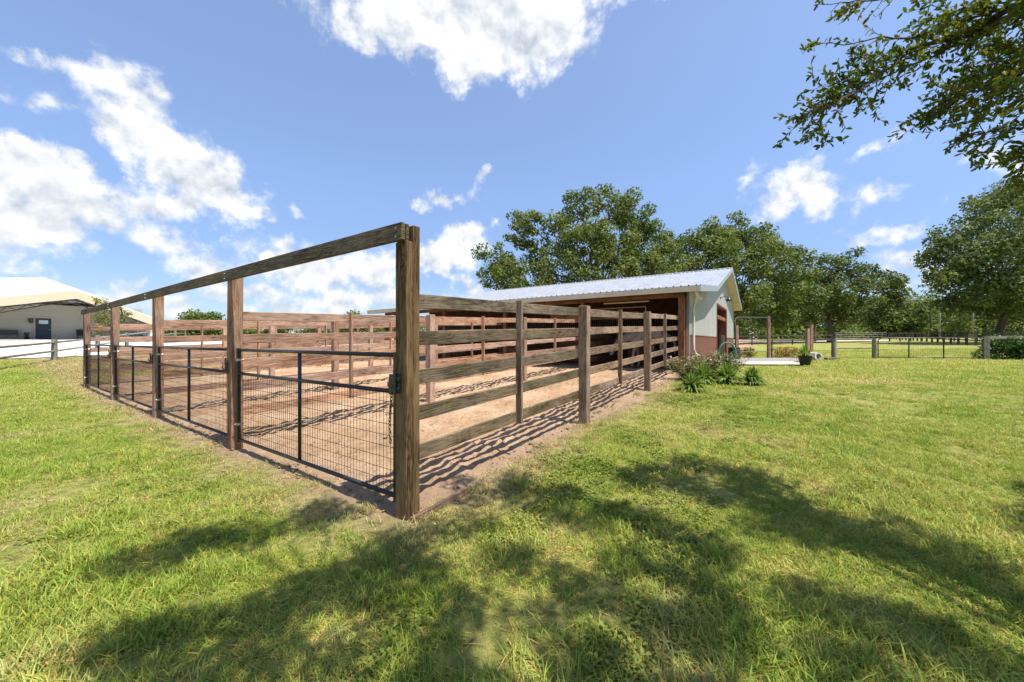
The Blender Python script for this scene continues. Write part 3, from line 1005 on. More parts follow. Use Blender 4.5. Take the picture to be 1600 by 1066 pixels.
def tree(name, base, height, radius, label, cat='tree', group=None, seed=1, crown_base=.22, leafsz=.22, dens=5.0, M=None, trunk_r=.5,
         nl=70, flat=.75, profile=None, lean=0, multi=1, lobe=(.14, .26)):
    rg = np.random.default_rng(seed); rr = random.Random(seed)
    root = empty(name, base, 0, label, cat, group)
    b = np.array(base, float)
    # limbs
    mb = MB(); tips = []
    zc = height*crown_base
    for mi in range(multi):
        off = np.array([(mi-(multi-1)/2)*trunk_r*1.6, 0, 0])
        top_ = np.array([lean*radius*.3+off[0]*2, 0, height*.62])
        pts = []; n = 7
        for k in range(n):
            t = k/(n-1); pts.append(b+off+top_*t*np.array([1, 1, 1])+rg.normal(0, .12*radius*.15, 3)*(t > 0)*(t < 1))
        pts[0] = b+off-np.array([0, 0, .3])
        mb.tube(pts, [trunk_r*(1.25 if k == 0 else 1)*(1-.8*k/(n-1)) for k in range(n)], 9)
        for k in range(9):
            t = rg.uniform(.28, .95); i = t*(n-1); a = int(i); f = i-a
            s = np.array(pts[a])*(1-f)+np.array(pts[min(a+1, n-1)])*f
            an = rg.uniform(0, 2*math.pi); ln = radius*rg.uniform(.45, .85)
            e = s+np.array([math.cos(an)*ln, math.sin(an)*ln, ln*rg.uniform(.2, .75)])
            e[2] = min(e[2], b[2]+height*.9)
            m1 = (s+e)/2+rg.normal(0, .06*ln, 3)+np.array([0, 0, ln*.08])
            r0 = trunk_r*.42*(1-.6*t)
            mb.tube([s, m1, e], [r0, r0*.6, r0*.15], 6)
            tips.append(e)
    mb.build('trunk', M_bark, root, smooth=True)
    # lobes fill an uneven dome
    lobes = []
    prof = profile or (lambda x: 1.0)
    for k in range(nl):
        for _ in range(50):
            d = rand_dirs(1, rg)[0]
            rad_ = rg.uniform(.35, .98)
            q = d*rad_
            if q[2] < -.55: continue
            break
        lr = radius*rg.uniform(*lobe)
        zt = (q[2]+.55)/1.55
        ang = math.atan2(q[1], q[0])
        z = zc+(height-zc)*zt*.94-lr*.3
        hor = radius*.88*(1+.13*math.sin(ang*3+seed)+.1*math.sin(ang*5+seed*2))
        c = b+np.array([q[0]*hor+lean*radius*.3*zt, q[1]*hor, z])
        lobes.append((c, (lr, lr, lr*flat)))
    P, N = crown_points(lobes, dens, rg)
    V, Fq, col = leaf_quads(P, N, leafsz, .6, .55, seed)
    np_mesh('crown', V, Fq, M or M_oak, root, {'tint': ('POINT', 'FLOAT_COLOR', col)}, loc=base)
    return root


def lobed_tree(name, base, height, lobes_px, Y, label, cat='tree', group=None, seed=1, leafsz=.24, dens=5., M=None, trunk_r=.5, flat=.8, limbs=14, sub=7, trunk_top=None):
    """crown from hand placed boughs: (px, py, radius m, depth offset) -> each a cluster of smaller lobes"""
    rg = np.random.default_rng(seed)
    root = empty(name, base, 0, label, cat, group)
    b = np.array(base, float); mb = MB(); lobes = []
    tt = np.array(trunk_top) if trunk_top is not None else b+np.array([0, 0, height*.55])
    n = 6; tr = []
    for k in range(n):
        t = k/(n-1); tr.append(b*(1-t)+tt*t+rg.normal(0, .18, 3)*(0 < t < 1))
    tr[0] = tr[0]-np.array([0, 0, .4])
    mb.tube(tr, [trunk_r*(1.3 if k == 0 else 1)*(1-.7*k/(n-1)) for k in range(n)], 10)
    for j, (px, py, r, dy) in enumerate(lobes_px):
        c = np.array(at(px, py, Y+dy))
        f = rg.uniform(.3, .95)*(n-1); a = int(f); s = tr[a]*(1-(f-a))+tr[min(a+1, n-1)]*(f-a)
        if s[2] > c[2]: s = tr[2]
        m1 = s*.5+c*.5+rg.normal(0, .4, 3)+np.array([0, 0, -.4])
        mb.tube([s, m1, c], [trunk_r*.34, trunk_r*.2, .05], 6)
        lobes.append((c, (r*.62, r*.62, r*.5)))
        for k in range(sub):
            d = rand_dirs(1, rg)[0]; d[2] = d[2]*.8+.1
            lr = r*rg.uniform(.28, .5)
            lobes.append((c+d*r*rg.uniform(.55, .95), (lr, lr, lr*flat)))
            if rg.random() < .5: mb.tube([m1*.4+c*.6, c+d*r*.6], [.07, .02], 5)
    mb.build('trunk', M_bark, root, smooth=True)
    P, N = crown_points(lobes, dens, rg)
    V, Fq, col = leaf_quads(P, N, leafsz, .6, .6, seed)
    np_mesh('crown', V, Fq, M or M_oak, root, {'tint': ('POINT', 'FLOAT_COLOR', col)}, loc=base)
    return root


def gp(px, Y): return tuple(ground_at(px, Y))


GT = 'large trees behind the barn'
lobed_tree('oak_tree', gp(935, 46), 18,
           [(775, 405, 2.6, 0), (800, 435, 2.8, -2), (765, 440, 2.0, 1), (820, 345, 2.3, 0), (812, 375, 2.0, 1), (840, 400, 2.2, 1), (868, 345, 2.2, -1), (880, 385, 2.6, -3),
            (905, 325, 2.5, 0), (925, 365, 3.0, -3), (955, 318, 2.6, 1), (985, 335, 2.6, 0), (1005, 350, 2.5, 1), (960, 390, 3.0, -3), (1010, 395, 2.8, 0), (1035, 385, 2.4, 2),
            (900, 430, 3.2, -3), (850, 435, 2.8, -2), (960, 440, 3.0, -3), (1020, 435, 3.0, -1), (1050, 420, 2.5, 2), (930, 395, 3.2, 2)],
           46, 'tallest loose crowned oak rising behind the barn roof, left of the other big trees', group=GT, seed=3, dens=13, M=M_oak, trunk_r=.45, sub=10, leafsz=.165)
lobed_tree('oak_tree', gp(1140, 58), 19,
           [(1075, 385, 3.2, 0), (1095, 420, 3.5, -2), (1105, 370, 3.2, 0), (1130, 375, 3.4, -1), (1150, 365, 3.0, 0), (1175, 370, 3.0, 0), (1200, 380, 3.0, 0), (1060, 430, 3.0, 0),
            (1130, 410, 4.0, -4), (1165, 410, 4.0, -4), (1205, 415, 4.0, -3), (1230, 400, 3.0, 0), (1180, 455, 4.2, -4), (1215, 460, 4.0, -3), (1245, 440, 3.5, 0), (1150, 470, 3.5, -2), (1130, 450, 3.5, 0),
            (1185, 490, 3.0, -2), (1222, 492, 3.0, -2)],
           58, 'broad oak behind the barn gable, crown reaching down behind the hedges', group=GT, seed=5, dens=9.5, M=M_oak, trunk_r=.45, leafsz=.20)
lobed_tree('oak_tree', gp(1297, 60), 15,
           [(1262, 425, 3.0, 0), (1290, 425, 3.0, 0), (1320, 415, 2.6, 0), (1350, 430, 2.8, 0), (1380, 445, 2.6, 0), (1408, 458, 2.2, 0), (1270, 460, 3.5, -3), (1310, 455, 3.5, -3),
            (1350, 465, 3.2, -2), (1390, 478, 2.6, 0), (1260, 490, 2.6, 0), (1330, 490, 2.8, -2), (1365, 495, 2.4, 0), (1300, 485, 2.5, 0)],
           60, 'spreading oak with two dark trunks, right of the barn, behind the paddock rails', group=GT, seed=8, dens=9.5, M=M_oak2, trunk_r=.42, leafsz=.20)
lobed_tree('oak_tree', gp(1272, 66), 12,
           [(1250, 470, 2.8, 0), (1275, 450, 3.0, 0), (1230, 480, 2.6, 1), (1290, 470, 2.6, 1)],
           66, 'smaller oak with a thin dark trunk squeezed between two broad oaks', group=GT, seed=9, dens=7, M=M_oak, trunk_r=.28, leafsz=.20)
lobed_tree('oak_tree', gp(1562, 48), 20,
           [(1455, 400, 2.2, 0), (1480, 385, 2.6, 0), (1510, 365, 3.0, 0), (1540, 330, 3.0, 0), (1570, 310, 3.2, 0), (1610, 300, 4.0, 0), (1660, 300, 4.5, 0), (1700, 330, 4.5, 0),
            (1470, 420, 2.6, -1), (1500, 425, 3.2, -3), (1540, 390, 4.0, -4), (1590, 370, 4.2, -5), (1640, 380, 4.5, -4), (1560, 440, 4.0, -5), (1610, 440, 4.2, -5), (1520, 455, 3.0, -2),
            (1500, 470, 2.2, 0), (1650, 450, 4.5, -3), (1700, 420, 4.5, 0), (1580, 475, 2.6, -2), (1630, 485, 2.6, -2), (1540, 480, 2.2, 0)],
           48, 'huge spreading oak with a thick trunk at the right, over the dark hedge', group=GT, seed=12, dens=10, M=M_oak2, trunk_r=.5, leafsz=.18, trunk_top=tuple(at(1575, 430, 48)))
# nearer saplings and a pine at the wood's edge
tree('pine_tree', gp(1455, 95), 18, 4.2, 'thin open crowned pine above the far wood, left of the huge oak', seed=31, crown_base=.55, leafsz=.35, dens=1.6, M=M_oak2, trunk_r=.25, nl=30, flat=.6)
tree('broadleaf_tree', gp(1425, 100), 12, 5.5, 'rounded yellow green tree at the wood edge, below the pine', seed=33, crown_base=.08, leafsz=.4, dens=2.6, M=M_wood_far, trunk_r=.25, nl=40)
tree('broadleaf_tree', gp(1500, 88), 12, 5, 'bushy yellow green tree behind the two pale poles', seed=34, crown_base=.05, leafsz=.38, dens=2.6, M=M_wood_far, trunk_r=.25, nl=40)

# far woods: a continuous mass all round the far side
def far_wood(name, segs, seed, sz, dens, gap=2.6, hv=.55):
    rg = np.random.default_rng(seed); lobes = []
    for (px0, px1, Y0, Y1, h0, h1) in segs:
        x0, x1 = (px0-CX)/F*Y0, (px1-CX)/F*Y1
        n = int(max(6, math.hypot(x1-x0, Y1-Y0)/gap))
        for k in range(n):
            t = rg.random(); x = x0+(x1-x0)*t; y = Y0+(Y1-Y0)*t+rg.uniform(-4, 4); h = (h0+(h1-h0)*t)*rg.uniform(hv, 1.1)
            z = float(gz(x, y)); r = h*rg.uniform(.22, .36)
            for q in range(3):
                lobes.append(((x+rg.uniform(-1, 1)*r, y+rg.uniform(-1, 1)*r, z+h*(.18+.32*q)-r*.2), (r*(1.25-.2*q), r*1.1, h*.22)))
    P, N = crown_points(lobes, dens, rg)
    V, Fq, col = leaf_quads(P, N, sz, .6, .6, seed, (.6, 1.35))
    o = np_mesh(name, V, Fq, M_wood_far, None, {'tint': ('POINT', 'FLOAT_COLOR', col)}, loc=tuple(P.mean(0)*np.array([1, 1, 0])))
    return tag(o, kind='stuff')


tag(far_wood('woodland', [(1100, 1260, 95, 100, 11, 12), (1260, 1420, 100, 105, 11, 13), (1400, 1660, 105, 95, 13, 13), (1600, 1900, 95, 80, 12, 12), (1130, 1450, 112, 116, 12, 14), (1400, 1900, 116, 100, 13, 14)], 41, .36, 2.6),
    'continuous pale green wood beyond the fenced paddocks', 'woodland')
tag(far_wood('distant_treeline', [(-200, 300, 210, 220, 9, 8), (280, 620, 210, 200, 8, 8), (600, 900, 200, 160, 8, 9), (295, 345, 175, 175, 13, 12), (552, 566, 190, 190, 13, 13), (900, 1150, 150, 110, 9, 10)], 42, .5, 1.6, 1.3, .8),
    'dark low line of trees far behind the pens', 'treeline')


# ------------------------------------------------------------------ shrubs, hedges, flower clumps
def hedge(name, pts, r, hgt, label, M, leafsz, dens, seed, cat='hedge', group=None):
    rg = np.random.default_rng(seed); base = pts[len(pts)//2]
    base = (base[0], base[1], float(gz(*base)))
    root = empty(name, base, 0, label, cat, group); lobes = []; mb = MB()
    L = 0
    for (a, b) in zip(pts, pts[1:]):
        d = math.hypot(b[0]-a[0], b[1]-a[1]); n = max(2, int(d/(r*.45)))
        for k in range(n):
            t = (k+rg.random())/n; x = a[0]+(b[0]-a[0])*t; y = a[1]+(b[1]-a[1])*t
            z = float(gz(x, y))
            for q in range(3):
                rr = r*rg.uniform(.5, .75)
                lobes.append(((x+rg.uniform(-.4, .4)*r, y+rg.uniform(-.45, .45)*r, z+hgt*(.2+.3*q)), (rr, rr, hgt*.26)))
            mb.tube([(x, y, z-.05), (x+rg.uniform(-.1, .1), y, z+hgt*.4), (x+rg.uniform(-.2, .2), y+rg.uniform(-.2, .2), z+hgt*.8)], [.02, .015, .006], 5)
    mb.build('stems', M_twig, root)
    P, N = crown_points(lobes, dens, rg, .35)
    V, Fq, col = leaf_quads(P, N, leafsz, .5, .6, seed, (.6, 1.4), lens=True)
    np_mesh('foliage', V, Fq, M, root, {'tint': ('POINT', 'FLOAT_COLOR', col)}, loc=base)


def xy(px, Y): return ((px-CX)/F*Y, Y)


GV = 'low reddish hedges by the gravel bed'
hedge('low_hedge', [xy(1156, 23.5), xy(1176, 23.5)], .42, .62, 'short reddish yellow hedge behind the tall pipe gate, next to the barn corner', M_vhedge, .05, 160, 51, group=GV)
hedge('low_hedge', [xy(1209, 23.2), xy(1247, 23.2)], .42, .66, 'longer reddish yellow hedge behind the potted plant', M_vhedge, .05, 160, 52, group=GV)
hedge('dark_hedge', [xy(1553, 20.6), xy(1590, 20.4), xy(1680, 20.0)], .75, 1.25, 'dense glossy dark green hedge at the right end of the wire gate', M_hedge, .075, 130, 53)


def strap_clump(loc, r, h, label, seed, group='strappy clumps by the barn corner', n=300, parent=None, name='strappy_plant'):
    rg = np.random.default_rng(seed); b = np.array(loc)
    Vs, Fs, Cs = [], [], []; i = 0
    for k in range(n):
        a = rg.uniform(0, 2*math.pi); rd = rg.random()**.7
        tilt = rd; L = h*rg.uniform(.75, 1.25)
        d = np.array([math.cos(a), math.sin(a), 0]); s = np.array([-d[1], d[0], 0])*.013*rg.uniform(.7, 1.3)*(1+h)
        p0 = b+d*r*.12*rg.random()
        rows = []
        for t, w in ((0, .8), (.3, 1), (.6, .9), (.85, .55), (1, .05)):
            out = r*tilt*(t**1.3)*1.15; z = L*(t-(.30+.62*tilt)*tilt*t*t-.12*t*t)
            c = p0+d*out+np.array([0, 0, z]); rows.append((c-s*w, c+s*w))
        for c0, c1 in rows: Vs += [c0, c1]
        for q in range(4): Fs.append((i+2*q, i+2*q+1, i+2*q+3, i+2*q+2))
        tv = rg.uniform(.6, 1.35); wv = rg.uniform(.9, 1.25)
        Cs += [(tv*wv, tv, tv*.9, 1)]*10; i += 10
    o = np_mesh(name if parent is None else 'leaves', np.array(Vs), np.array(Fs), M_strap, parent, {'tint': ('POINT', 'FLOAT_COLOR', np.array(Cs))}, loc=loc)
    if parent is None: tag(o, label, 'plant', group)
    return o


strap_clump(gp(1081, 9.05), .44, .52, 'nearest and lowest strappy green clump, in front of the others by the barn corner', 61)
strap_clump(gp(1100, 10.2), .46, .60, 'strappy clump in the middle of the flower bed, half behind the nearest one', 62)
strap_clump(gp(1135, 10.1), .50, .62, 'large strappy clump below the coiled green hose', 63)
strap_clump(gp(1174, 9.9), .38, .52, 'separate strappy clump standing alone on the right by the concrete path', 64)


def flower_bush(loc, r, h, label, seed):
    rg = np.random.default_rng(seed); root = empty('flowering_bush', loc, 0, label, 'bush', 'flowering bushes by the barn corner')
    b = np.array(loc); mb = MB(); P = []; fl = []
    for k in range(46):
        a = rg.uniform(0, 2*math.pi); rd = rg.random()**.6*r
        e = b+np.array([math.cos(a)*rd, math.sin(a)*rd, h*rg.uniform(.65, 1.05)*(1-.25*(rd/r)**2)])
        mb.tube([b+np.array([math.cos(a)*rd*.2, math.sin(a)*rd*.2, 0]), (b+e)/2, e], [.006, .004, .002], 4)
        for q in range(34):
            t = rg.uniform(.15, 1); P.append(b*(1-t)+e*t+rg.normal(0, .05, 3))
        if rg.random() < .25: fl.append(e)
    mb.build('stems', M_twig, root)
    P = np.array(P); V, Fq, col = leaf_quads(P, np.tile([0, 0, 1.], (len(P), 1)), .05, .32, .8, seed, (.6, 1.4), lens=True)
    np_mesh('foliage', V, Fq, M_flowerleaf, root, {'tint': ('POINT', 'FLOAT_COLOR', col)}, loc=loc)
    for j, e in enumerate(fl):
        Q = e+rg.normal(0, .022, (7, 3))
        V, Fq, col = leaf_quads(Q, np.tile([0, 0, 1.], (7, 1)), .018, .8, .7, seed+j)
        np_mesh('flower', V, Fq, M_petal, root, loc=loc)


flower_bush(gp(1072, 10.9), .6, .72, 'pinkish flowering bush against the brown corner post of the barn', 71)
flower_bush(gp(1104, 11.3), .6, .82, 'tallest pinkish flowering bush, in front of the white downspout', 72)
flower_bush(gp(1130, 11.2), .6, .80, 'pinkish flowering bush right under the coiled hose', 73)

# potted plant
pt = empty('potted_plant', gp(1258, 15.7), 0, 'black pot with long drooping green leaves on the end of the concrete path', 'potted plant')
pl = Vector(pt.location)
mb = MB(); mb.tube([pl+Vector((0, 0, .05)), pl+Vector((0, 0, .10)), pl+Vector((0, 0, .40)), pl+Vector((0, 0, .44))], [.17, .18, .255, .27], 20)
mb.build('pot', M_blackplastic, pt, smooth=False)
strap_clump(tuple(pl+Vector((0, 0, .40))), .52, .55, '', 66, parent=pt, n=110).location = (0, 0, .40)

# hollow log section
mb = MB(); lp = ground_at(1279, 19.3)
ring = []
for k in range(18):
    a = 2*math.pi*k/18; rr = .25*(1+.12*math.sin(a*3+1)+random.uniform(-.04, .04)); ring.append((math.cos(a)*rr, math.sin(a)*rr*.95))
ax = Vector((.25, -.95, 0)).normalized(); sd = Vector((ax.y*-1, ax.x, 0))
for j, (sc0, y0, sc1, y1) in enumerate(((1, 0, 1.03, .55), (.62, 0, .6, .4), (.62, 0, 1, 0))):
    for k in range(18):
        q = ring[k]; w = ring[(k+1) % 18]
        def P3(c, s_, t_): return lp+Vector((0, 0, .25))+sd*(c[0]*s_)+Vector((0, 0, c[1]*s_))-ax*t_
        mb.face([P3(q, sc0, y0), P3(w, sc0, y0), P3(w, sc1, y1), P3(q, sc1, y1)])
mb.face([lp+Vector((0, 0, .25))+sd*(c[0]*.6)+Vector((0, 0, c[1]*.6))-ax*.4 for c in ring])
tag(mb.build('hollow_log', noisy(mat('bleached_log', rough=.9), (.14, .10, .07), (.72, .68, .60), 5, .02)), 'pale bleached hollow log lying on the grass beside the black pot', 'log')
mb = MB(); a = ground_at(1290, 20.4); b = ground_at(1312, 20.8)  # dark log shape added where only a strip of shadow lies
mb.tube([a+Vector((0, 0, .07)), (a+b)/2+Vector((0, .05, .09)), b+Vector((0, 0, .06))], [.08, .07, .05], 8)
tag(mb.build('shadow_strip', M_bark), 'low dark log shape standing in for a strip of shadow by the foot of a fence post', 'shadow')

# ------------------------------------------------------------------ fences and gates beyond
Y1 = 22.2


def rail_fence(name, pts, h, rails, label, M, pr=.075, rr=.05, group=None, square=False, cat='fence', topcap=False, post_extra=0):
    b0 = pts[0]; root = empty(name, (b0[0], b0[1], float(gz(*b0))), 0, label, cat, group)
    for (x, y) in pts:
        z = float(gz(x, y)); mb = MB()
        if square: mb.beam((x, y, z-.2), (x, y, z+h+post_extra), pr*2, pr*2, up=(VX, VY, 0), seg=2, jit=.004)
        else: mb.tube([(x, y, z-.2), (x, y, z+h*.5), (x+random.uniform(-.01, .01), y, z+h+post_extra)], [pr, pr*.97, pr*.9], 10)
        mb.build('post', M, root, bevel=0)
    for a, b in zip(pts, pts[1:]):
        for q in rails:
            za, zb = float(gz(*a))+q, float(gz(*b))+q; mb = MB()
            if square: mb.beam((a[0], a[1]-pr, za), (b[0], b[1]-pr, zb), .03, .13, seg=2)
            else:
                m1 = ((a[0]+b[0])/2, (a[1]+b[1])/2, (za+zb)/2+random.uniform(-.02, .02)); mb.tube([(a[0], a[1], za), m1, (b[0], b[1], zb)], rr, 8)
            mb.build('rail', M, root)
    return root


# left: round rail fence before the white yard
lf = [(-20.9+(-3.1)*k, 14.9+4.9*k) for k in range(-1, 8)]
lf[1] = (-20.9, 14.9)
rail_fence('rail_fence', lf, 1.12, (.50, .95), 'old grey fence of round rails and mossy posts in front of the white gravel yard', M_wood_grey, .12, .055)
# right: short wooden section with a lower rail, joined by the long top rail
rail_fence('post_and_rail', [xy(1304, 22.3), xy(1366, 22.0)], 1.20, (.62, 1.15), 'short greyish two rail fence between two thick round posts, left of the wide wire gate', M_wood_grey, .11, .045)
# tall pipe gate between two posts
p0, p1 = ground_at(1151, 21.6), ground_at(1201, 22.6)
pg = empty('pipe_gate', p0, 0, 'tall thin pipe gate with rounded top corners, between the barn corner and a brown post', 'gate')
for p, hh in ((p0, 1.95), (p1, 2.55)):
    mb = MB(); mb.beam(p-Vector((0, 0, .2)), p+Vector((0, 0, hh)), .14, .14, up=(1, 0, 0), seg=3, jit=.004); mb.build('post', M_wood_gatepost, pg)
mb = MB(); d = (p1-p0).normalized(); z = Vector((0, 0, 1)); a = p0-d*.12; b = p1-d*.1
mb.tube([a+z*.1, a+z*2.15, a+z*2.33+d*.05, a+z*2.42+d*.2, b+z*2.45], .016, 8)
mb.tube([a+z*.42+d*.02, b+z*.42], .02, 8)
mb.build('frame', mat('dull_pipe', (.16, .17, .17), .6), pg, smooth=True)
mb = MB(); mb.tube([a+z*1.15+d*.02, b+z*1.15], .018, 8); mb.build('crossbar', M_black, pg)
# twin posts with cut logs, right of the hedge
tp = ground_at(1267, 21.5)
tw = empty('gate_post', tp, 0, 'tall brown post with a shorter reddish post at its side, behind the potted plant', 'post')
mb = MB(); mb.beam(tp-z*.2, tp+z*1.98, .16, .16, up=(1, 0, 0), seg=3, jit=.004); mb.build('tall_post', M_wood_gatepost, tw)
mb = MB(); t2 = tp+Vector((-.22, -.03, 0)); mb.beam(t2-z*.2, t2+z*1.75, .15, .15, up=(1, .2, 0), seg=3, jit=.01); mb.build('short_post', M_wood_gatepost, tw)
# long top rail joining the posts
rail_fence('top_rail_fence', [xy(1206, 22.7), xy(1262, 22.4), xy(1300, 22.3)], 1.12, (1.14,), 'thin single rail stretched between the brown posts behind the low hedges', M_wood_dark, .04, .03)

# wide black wire gate
ga, gb_ = ground_at(1372, 21.8), ground_at(1536, 20.4)
wg = empty('wide_wire_gate', ga, 0, 'wide black wire gate with rounded corners, between a round post and the dark hedge', 'gate')
d = (gb_-ga); L = d.length; d.normalize()
mb = MB(); mb.tube([ga+z*.06, ga+z*1.05, ga+z*1.15+d*.06, ga+z*1.2+d*.2, gb_+z*1.2-d*.2, gb_+z*1.15-d*.06, gb_+z*1.05, gb_+z*.06], .026, 8)
mb.tube([ga+z*.1, gb_+z*.1], .02, 8); mb.build('frame', M_black, wg, smooth=True)
for t in (.307, .64):
    mb = MB(); c = ga+d*L*t; mb.tube([c+z*.05, c+z*1.2], .03, 8); mb.build('upright', M_black, wg)
mb = MB()
for k in range(1, int(L/.1)): c = ga+d*k*.1; mb.tube([c+z*.1, c+z*1.19], .0022, 3, caps=False)
for k in range(1, 10): mb.tube([ga+z*(.1+k*.11), gb_+z*(.1+k*.11)], .0022, 3, caps=False)
mb.build('wire_mesh', M_wire, wg)
rail_fence('end_post_fence', [xy(1541, 20.3), xy(1640, 19.9)], 1.28, (1.2,), 'square weathered post and top rail running behind the dark hedge', M_wood_grey, .10, .05, square=True)

# far paddock fences
def curve_pts(a, b, n, ease=1.0):
    return [(a[0]+(b[0]-a[0])*k/(n-1), a[1]+(b[1]-a[1])*k/(n-1)) for k in range(n)]


GFF = 'dark paddock fences beyond the lawn'
rail_fence('paddock_fence', curve_pts(xy(1560, 37), xy(1378, 92), 24), 1.42, (.55, 1.36), 'long dark board fence running away from the huge oak towards the wood', M_wood_dark, .09, .04, square=True, group=GFF)
rail_fence('paddock_fence', curve_pts(xy(1390, 62), xy(1640, 56), 15), 1.35, (.6, 1.3), 'dark paddock fence crossing behind the wide wire gate', M_wood_dark, .08, .04, square=True, group=GFF)
rail_fence('paddock_fence', curve_pts(xy(1110, 50), xy(1300, 52), 7), 1.3, (.55, 1.22), 'dark two rail fence beyond the hedges next to the barn', M_wood_dark, .08, .04, square=True, group=GFF)
rail_fence('board_fence', curve_pts(xy(1300, 88), xy(1385, 92), 13), 1.5, (.5, 1.0, 1.45), 'weathered grey board fence far behind the two thick posts', M_wood_grey, .07, .05, square=True)
rail_fence('paddock_fence', curve_pts(W(24, 40), W(70, 34), 17), 1.3, (.6, 1.2), 'dark fence far behind the pens, seen between the boards', M_wood_dark, .08, .04, square=True, group=GFF)

# utility poles
for px, lab in ((1468, 'left of the two pale wooden poles in front of the far wood'), (1520, 'right of the two pale wooden poles, nearer the huge oak')):
    p = ground_at(px, 74); root = empty('utility_pole', p, 0, lab, 'pole', 'pale poles before the wood')
    mb = MB(); mb.tube([p-z*.3, p+z*5, p+z*10.5], [.17, .15, .12], 10); mb.build('pole', M_wood_grey, root, smooth=True)
    mb = MB(); mb.beam(p+Vector((-.6, -.15, 9.7)), p+Vector((.6, -.15, 9.7)), .1, .1); mb.build('crossarm', M_wood_grey, root)

# ------------------------------------------------------------------ the white building at the left
UF, UW = 54.0, 57.5                               # fascia plane, wall plane
g2 = float(gz(W(57, 3).x, W(57, 3).y))
hall = empty('white_hall', W(58, 4, g2), 0, 'wide white roofed hall with grey beige siding and a trussed porch, at the left', 'building')
pk, pr_, plf = on_u(120, 454.5, UF), on_u(240, 497.5, UF), on_u(0, 465, UF)
sl = (pk[1]-plf[1])/(pk[0]-plf[0]); v_l = -9.0; z_l = pk[1]-sl*(pk[0]-v_l)
prof2 = [(v_l, z_l), pk, pr_]
mb = MB()
for (a, za), (b, zb) in zip(prof2, prof2[1:]):
    mb.prism([W(UF, a, za), W(UF, b, zb), W(UF, b, zb+.10), W(UF, a, za+.10)], W(UW+2, a)-W(UF, a))
mb.build('porch_roof', M_whiteroof, hall)
mb = MB()
for (a, za), (b, zb) in zip(prof2, prof2[1:]):
    mb.prism([W(UF-.01, a, za+.02), W(UF-.01, b, zb+.02), W(UF-.01, b, zb-.78), W(UF-.01, a, za-.78)], W(UF+.2, a)-W(UF, a))
mb.build('gable_fascia', mat('cream_fascia', (.50, .44, .30), .6), hall)
# main roof: hipped
rz = on_u(68.7, 433.6, 62.0)
A = W(62, rz[0], rz[1]); B = W(86, rz[0], rz[1]); e0, e1, ez = -12, 7.3, 5.55
c = [W(55.8, e0, ez), W(55.8, e1, ez), W(92, e1, ez), W(92, e0, ez)]
mb = MB(); mb.face([c[0], A, c[1]]); mb.face([c[1], A, B, c[2]]); mb.face([c[2], B, c[3]]); mb.face([c[3], B, A, c[0]]); mb.face([c[0], c[1], c[2], c[3]])
mr = mb.build('main_roof', M_whiteroof, hall)
mb = MB(); p = A+Vector((-1.5, .5, 0)); mb.tube([W(66, -1.0, rz[1]-1.2), W(66, -1.0, rz[1]+.15)], .12, 8); mb.build('vent_pipe', M_whitetrim, mr)
# walls
vr, _ = on_u(240, 520, UF)
mb = MB(); mb.ubox(UW, UW+.2, -12, vr-.25, g2-1, 5.2); mb.build('front_wall', M_siding, hall)
mb = MB(); mb.ubox(UF+.05, UW, vr-.22, vr-.02, g2-1.2, prof2[2][1]-.1); mb.build('porch_side_wall', M_whitetrim, hall)
mb = MB(); mb.ubox(UW+.2, 90, -12, -11.8, g2-1, 4.7); mb.ubox(UW+.2, 90, 6.9, 7.1, g2-1, 5.5)
mb.build('side_wall', M_siding, hall)
mb = MB(); mb.ubox(UF-.2, UW+.1, -12, vr-.05, g2-1.2, g2+.03); mb.build('porch_floor', M_concrete, hall)
gf = g2+.03


def on_wall(x0, x1, y0, y1):
    a, b = on_u(x0, y0, UW-.03), on_u(x1, y1, UW-.03)
    return a[0], b[0], b[1], a[1]


v0, v1, z0, z1 = on_wall(55.5, 80, 499, 533)
z0 = gf; z1 = gf+2.12
mb = MB(); mb.ubox(UW-.04, UW-.002, v0, v1, z0, z1); dr = mb.build('door', M_navy, hall)
w = v1-v0
mb = MB(); mb.ubox(UW-.06, UW-.045, v0+w*.2, v1-w*.2, z1-.55, z1-.18); mb.build('window_pane', M_glass_dark, dr)
mb = MB()
for q in range(3):
    mb.ubox(UW-.055, UW-.042, v0+w*.2, v1-w*.2, z0+.15+q*.42, z0+.42+q*.42)
mb.build('door_panel', mat('navy_panel', (.028, .037, .06), .5), dr)
mb = MB(); mb.tube([W(UW-.04, v1-.12, z0+1.0), W(UW-.12, v1-.12, z0+1.0)], .03, 8); mb.build('handle', M_galv, dr)
mb = MB(); mb.ubox(UW-.05, UW-.003, v0-.14, v0-.01, z0, z1+.12); mb.ubox(UW-.05, UW-.003, v1+.01, v1+.14, z0, z1+.12); mb.ubox(UW-.05, UW-.003, v0-.01, v1+.01, z1+.01, z1+.12)
mb.build('door_trim', M_siding, hall)
a = on_u(48, 502, UW-.1); mb = MB()
mb.ubox(UW-.05, UW-.003, a[0]-.08, a[0]+.08, a[1]-.1, a[1]+.15); mb.tube([W(UW-.18, a[0], a[1]+.28), W(UW-.18, a[0], a[1]+.2), W(UW-.18, a[0], a[1]+.02), W(UW-.18, a[0], a[1]-.2)], [.03, .17, .15, .09], 8)
mb.tube([W(UW-.04, a[0], a[1]+.1), W(UW-.18, a[0], a[1]+.24)], .02, 5); mb.build('wall_lantern', M_black, hall)
a0, a1 = on_u(216, 501, UW-.02), on_u(228, 523, UW-.02)
mb = MB(); mb.ubox(UW-.03, UW-.002, a0[0], a1[0], gf+.7, gf+2.2); wn = mb.build('window', M_glass_dark, hall)
